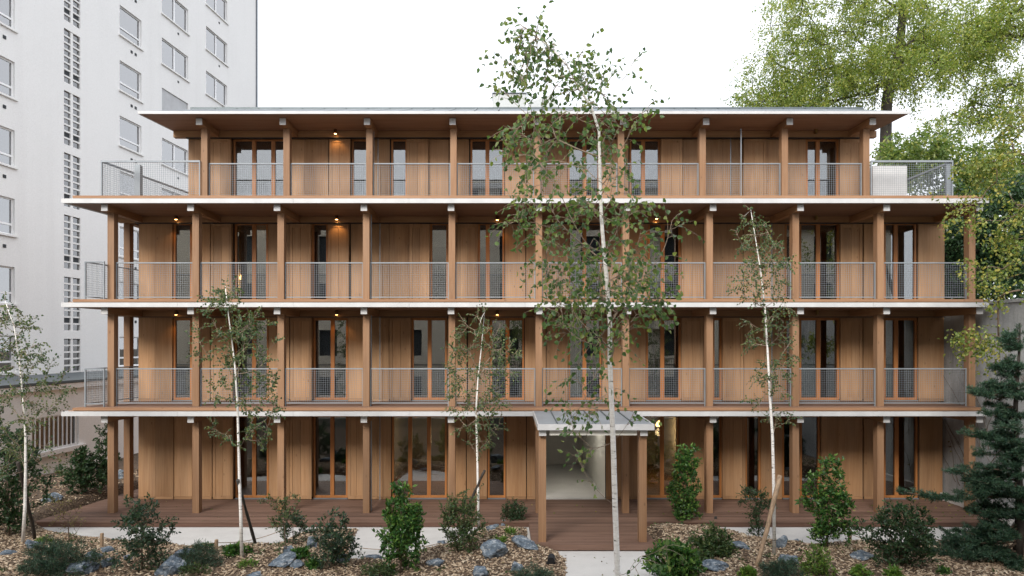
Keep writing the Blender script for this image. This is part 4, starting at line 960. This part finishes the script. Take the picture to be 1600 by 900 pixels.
ROCKS = [
 ('largest slate rock at the picture foot with a white vein', 122, 897, 64, 24, 1, -12), ('small pale rock between two others below the rope post', 143, 874, 26, 13, 2), ('tilted rock just above the white veined slab', 164, 886, 30, 17, 3, -15),
 ('flat rock touching the wooden rope post', 166, 863, 30, 10, 4), ('small square rock at the foot of the upright dark shrub', 199, 876, 15, 12, 5), ('rock at the foot of the propped birch', 48, 858, 24, 17, 6),
 ('rock half covered by the cushion plant at the picture edge', 8, 868, 26, 10, 7), ('pale rock in the chips behind the propped birch', 80, 784, 32, 14, 8), ('flat topped boulder beside the dark cushion plant', 286, 872, 36, 14, 9),
 ('large dark boulder leaning below the flat topped one', 262, 898, 46, 34, 10, -20), ('long pale slab among the thin canes', 436, 886, 50, 20, 11, -28), ('rounded pale rock beside the long slab', 461, 887, 24, 14, 12),
 ('upright grey rock behind the long slab', 451, 868, 18, 18, 13), ('tall grey rock behind the bluish shrub', 487, 856, 24, 22, 14), ('rock at the tip of the spit by the concrete', 536, 880, 22, 14, 15),
 ('flat stone lying on the edge of the concrete path', 581, 876, 28, 9, 16), ('flat slate lying between the bright laurel and the olive shrub', 682, 883, 34, 11, 17), ('tiny flat stone at the path edge near the olive shrub', 664, 861, 15, 5, 18),
 ('small stone under the bushy mid green shrub', 690, 851, 18, 8, 19), ('dark rock on the mound just under the forked birch', 769, 831, 26, 13, 20, -10), ('small tilted rock at the mound top by the round shrub', 785, 824, 17, 12, 21, 30),
 ('largest angular boulder on the mound', 771, 873, 44, 30, 22, 8), ('long dark slate sloping down to the porch path', 821, 858, 42, 17, 23, 24), ('grey boulder behind the cushion plant of the mound', 809, 893, 26, 17, 24),
 ('pointed boulder at the picture foot below the mound', 750, 903, 28, 20, 25), ('flat slate slab on the chips beside the path laurel', 1120, 893, 44, 17, 26, 6), ('thin dark slate near the fine dark shrub', 1158, 858, 36, 11, 27),
 ('upright dark rock behind the staked birch', 1222, 857, 22, 24, 28), ('rounded rock in front of the staked birch', 1238, 882, 38, 19, 29), ('slim rock lying on the concrete by the staked birch', 1246, 848, 20, 6, 30),
 ('rock with a pale edge between laurel and feathery shrub', 1350, 874, 36, 16, 31, 15), ('low stone at the picture foot near the leafy plant', 396, 903, 30, 9, 32), ('dark rock behind the corner posts of the deck', 190, 748, 22, 16, 33),
 ('dark stone in the shade of the pine', 1505, 856, 26, 10, 34)]
for t in ROCKS: rock(t[0], t[1], t[2], t[3], t[4], t[5]+100, t[6] if len(t) > 6 else 0)

# ------------------------------------------------------------------ rope fence along the beds, garden spotlight
POSTS = [('wooden rope post before the deck corner', 159, 855, 22), ('wooden rope post near the slender birch', 338, 862, 19), ('wooden rope post on the rocky spit', 541, 866, 18), ('wooden rope post below the ninth bay laurel', 1328, 850, 22), ('small dark rope post at the deck edge', 1118, 820, 13)]
pp = []
for lab, px_, py_, h_ in POSTS:
    q = GB(px_, py_); hh = h_/F*q.y; r = .038
    m = MB().tube([q-Vector((0, 0, .08)), q+Vector((0, 0, hh*.6)), q+Vector((.004, 0, hh-.01)), q+Vector((.004, 0, hh))], [r, r, r*.98, r*.8], 10)
    tag(m.build('rope_post', M['stake'] if px_ != 1118 else M['stakedk'], None, False), lab, 'post', 'rope fence posts'); pp.append(q+Vector((0, 0, hh*.75)))
def rope(label, a, b, sag):
    pts = [a.lerp(b, i/14)-Vector((0, 0, sag*4*(i/14)*(1-i/14))) for i in range(15)]
    tag(MB().tube(pts, .008, 5).build('rope', M['stake'], None, True), label, 'rope', 'ropes along the beds')
rope('thin rope running from the deck corner post towards the propped birch', P(50, 832, 16.2), pp[0], .08); rope('thin rope between the deck corner post and the birch post', pp[0], pp[1], .14)
rope('thin rope rising from the birch post to the canes', pp[1], P(445, 826, 16.0), .10); rope('thin rope from the spit post towards the olive shrub', pp[2], P(690, 848, 15.6), .12); rope('thin rope near the ninth bay laurel', pp[3], P(1392, 850, 15.3), .05)
q = GB(861, 884); L_ = empty('garden_spotlight', tuple(q)); tag(L_, 'small black garden spotlight at the curved bed edge', 'spotlight')
MB().tube([q+Vector((0, .0, .10)), q+Vector((.02, .14, .14))], .075, 14).build('lamp_head', M['black'], L_); bx('spike', q.x-.015, q.x+.015, q.y-.015+.05, q.y+.015+.05, q.z-.05, q.z+.1, M['black'], L_); bx('bracket', q.x-.09, q.x+.09, q.y+.04, q.y+.07, q.z+.02, q.z+.06, M['black'], L_)

# creepers on the boundary wall
def creeper():
    rng = np.random.default_rng(71); m = MB(); Ps = []; Ds = []
    for k in range(46):
        y = rng.uniform(14.5, 19.2); z = rng.uniform(.3, 3.0); p = Vector((12.605, y, z)); pts = [p]
        d = rng.normal()*.5
        for s in range(int(rng.uniform(8, 22))):
            d += rng.normal()*.35; p = p+Vector((0, math.sin(d)*.14, .13)); p.x = 12.60-rng.uniform(0, .02)
            if p.z > 5.5: break
            pts.append(p.copy())
            if rng.random() < .10: Ps.append(np.array(p)); Ds.append(np.array([-.7, rng.normal()*.5, -.3]))
        if len(pts) > 2: m.tube(pts, [.008*(1-.7*i/len(pts)) for i in range(len(pts))], 4, False)
    root = empty('wall_creeper', (12.6, 17, .3)); tag(root, 'leafless creeper stems spread over the concrete wall', 'creeper'); m.build('stems', M['twig'], root)
    leaf_object('foliage', M['l_dry'], root, np.array(Ps), np.array(Ds), .07, .05, 71)
creeper()

# ------------------------------------------------------------------ wood chips, fallen leaves
def chips():
    rng = np.random.default_rng(81); n = 60000
    x = rng.uniform(-16, 12.4, n); y = np.where(rng.random(n) < .78, rng.uniform(12.7, 17.3, n), rng.uniform(17.3, 24, n))
    h, d = bedh(x, y); ok = (d > .0) & ~((y > 17.0) & (x > XD0+.143*(y-17.07)-.03)); x, y, h = x[ok], y[ok], h[ok]; n = len(x)
    a = rng.uniform(0, 2*math.pi, n); L = rng.uniform(.02, .05, n); W = rng.uniform(.008, .017, n); T_ = rng.uniform(.003, .007, n)
    ux = np.stack([np.cos(a), np.sin(a), rng.normal(size=n)*.3], 1); ux /= np.linalg.norm(ux, axis=1, keepdims=True)
    up = np.stack([rng.normal(size=n)*.3, rng.normal(size=n)*.3, np.ones(n)], 1); uy = np.cross(up, ux); uy /= np.linalg.norm(uy, axis=1, keepdims=True); uz = np.cross(ux, uy)
    c = np.stack([x, y, h+.008+rng.uniform(0, .012, n)], 1); V = []
    for sx, sy, sz in ((-1,-1,-1),(1,-1,-1),(1,1,-1),(-1,1,-1),(-1,-1,1),(1,-1,1),(1,1,1),(-1,1,1)):
        V.append(c+ux*(sx*L)[:, None]+uy*(sy*W)[:, None]+uz*(sz*T_)[:, None])
    V = np.stack(V, 1); q = np.array([(4,5,6,7),(0,1,5,4),(1,2,6,5),(2,3,7,6),(3,0,4,7)])
    F_ = (np.arange(n)[:, None, None]*8+q[None]).reshape(-1, 4); nf = len(F_)
    me = bpy.data.meshes.new('wood_chips'); me.vertices.add(n*8); me.vertices.foreach_set('co', V.reshape(-1).astype(np.float32))
    me.loops.add(nf*4); me.loops.foreach_set('vertex_index', F_.reshape(-1).astype(np.int32)); me.polygons.add(nf)
    me.polygons.foreach_set('loop_start', np.arange(0, nf*4, 4, dtype=np.int32)); me.polygons.foreach_set('loop_total', np.full(nf, 4, np.int32)); me.update(calc_edges=True)
    m, nt, b = mat_new('wood_chip'); r = N(nt, 'ShaderNodeNewGeometry').outputs['Random Per Island']
    nt.links.new(ramp(nt, r, [(0, (.07, .045, .028)), (.35, (.24, .165, .105)), (.75, (.46, .35, .24)), (1, (.62, .52, .39))]), b.inputs['Base Color']); b.inputs['Roughness'].default_value = .85
    tag(link('wood_chips', me, m), 'brown wood chip mulch covering the beds', 'mulch', kind='stuff')
chips()
def litter():
    rng = np.random.default_rng(91); n = 150
    x = np.concatenate([rng.uniform(8.5, 12.4, 90), rng.uniform(-11, 12, 60)]); y = rng.uniform(17.1, 19.3, n)
    Ps = np.stack([x, y, np.full(n, .158)], 1); Ds = np.stack([rng.normal(size=n), rng.normal(size=n), rng.normal(size=n)*.12], 1)
    leaf_object('fallen_leaves', M['l_maple'], None, Ps, Ds, .06, .04, 91); o = bpy.data.objects['fallen_leaves']
    tag(o, 'fallen leaves scattered over the deck boards', 'leaves', kind='stuff')
litter()

def weeds():
    rng = np.random.default_rng(95); n = 900; x = rng.uniform(-14, 12.3, n); y = rng.uniform(13.2, 17.0, n); h, d = bedh(x, y)
    keep = (d > .08) & (np.sin(x*1.3+2)*np.sin(y*2.1+x*.7) > .05); x, y, h = x[keep], y[keep], h[keep]; Ps, Ds = [], []
    for a, b, c in zip(x, y, h):
        k = rng.integers(4, 11)
        for _ in range(k):
            Ps.append((a+rng.normal()*.03, b+rng.normal()*.03, c+.005)); Ds.append((rng.normal()*.7, rng.normal()*.7, rng.uniform(.3, 1.2)))
    o = leaf_object('weeds', M['l_mid'], None, np.array(Ps), np.array(Ds), rng.uniform(.04, .11, len(Ps)), rng.uniform(.015, .04, len(Ps)), 95)
    tag(o, 'scattered green weeds and seedlings among the wood chips', 'weeds', kind='stuff')
    m = 420; x = rng.uniform(-14, 12.3, m); y = rng.uniform(13.2, 17.0, m); h, d = bedh(x, y); k = d > .05; h = np.where(k, h, 0.0)
    Ps = np.stack([x, y, np.maximum(h, 0)+.022*k+.004], 1)[(y < 15.0) | k]; Ds = rng.normal(size=(len(Ps), 3))*np.array([1, 1, .2])
    o = leaf_object('leaf_litter', M['l_dry'], None, Ps, Ds, rng.uniform(.04, .07, len(Ps)), rng.uniform(.03, .045, len(Ps)), 96)
    tag(o, 'dry brown leaves lying on the beds and the path', 'leaves', kind='stuff')
weeds()
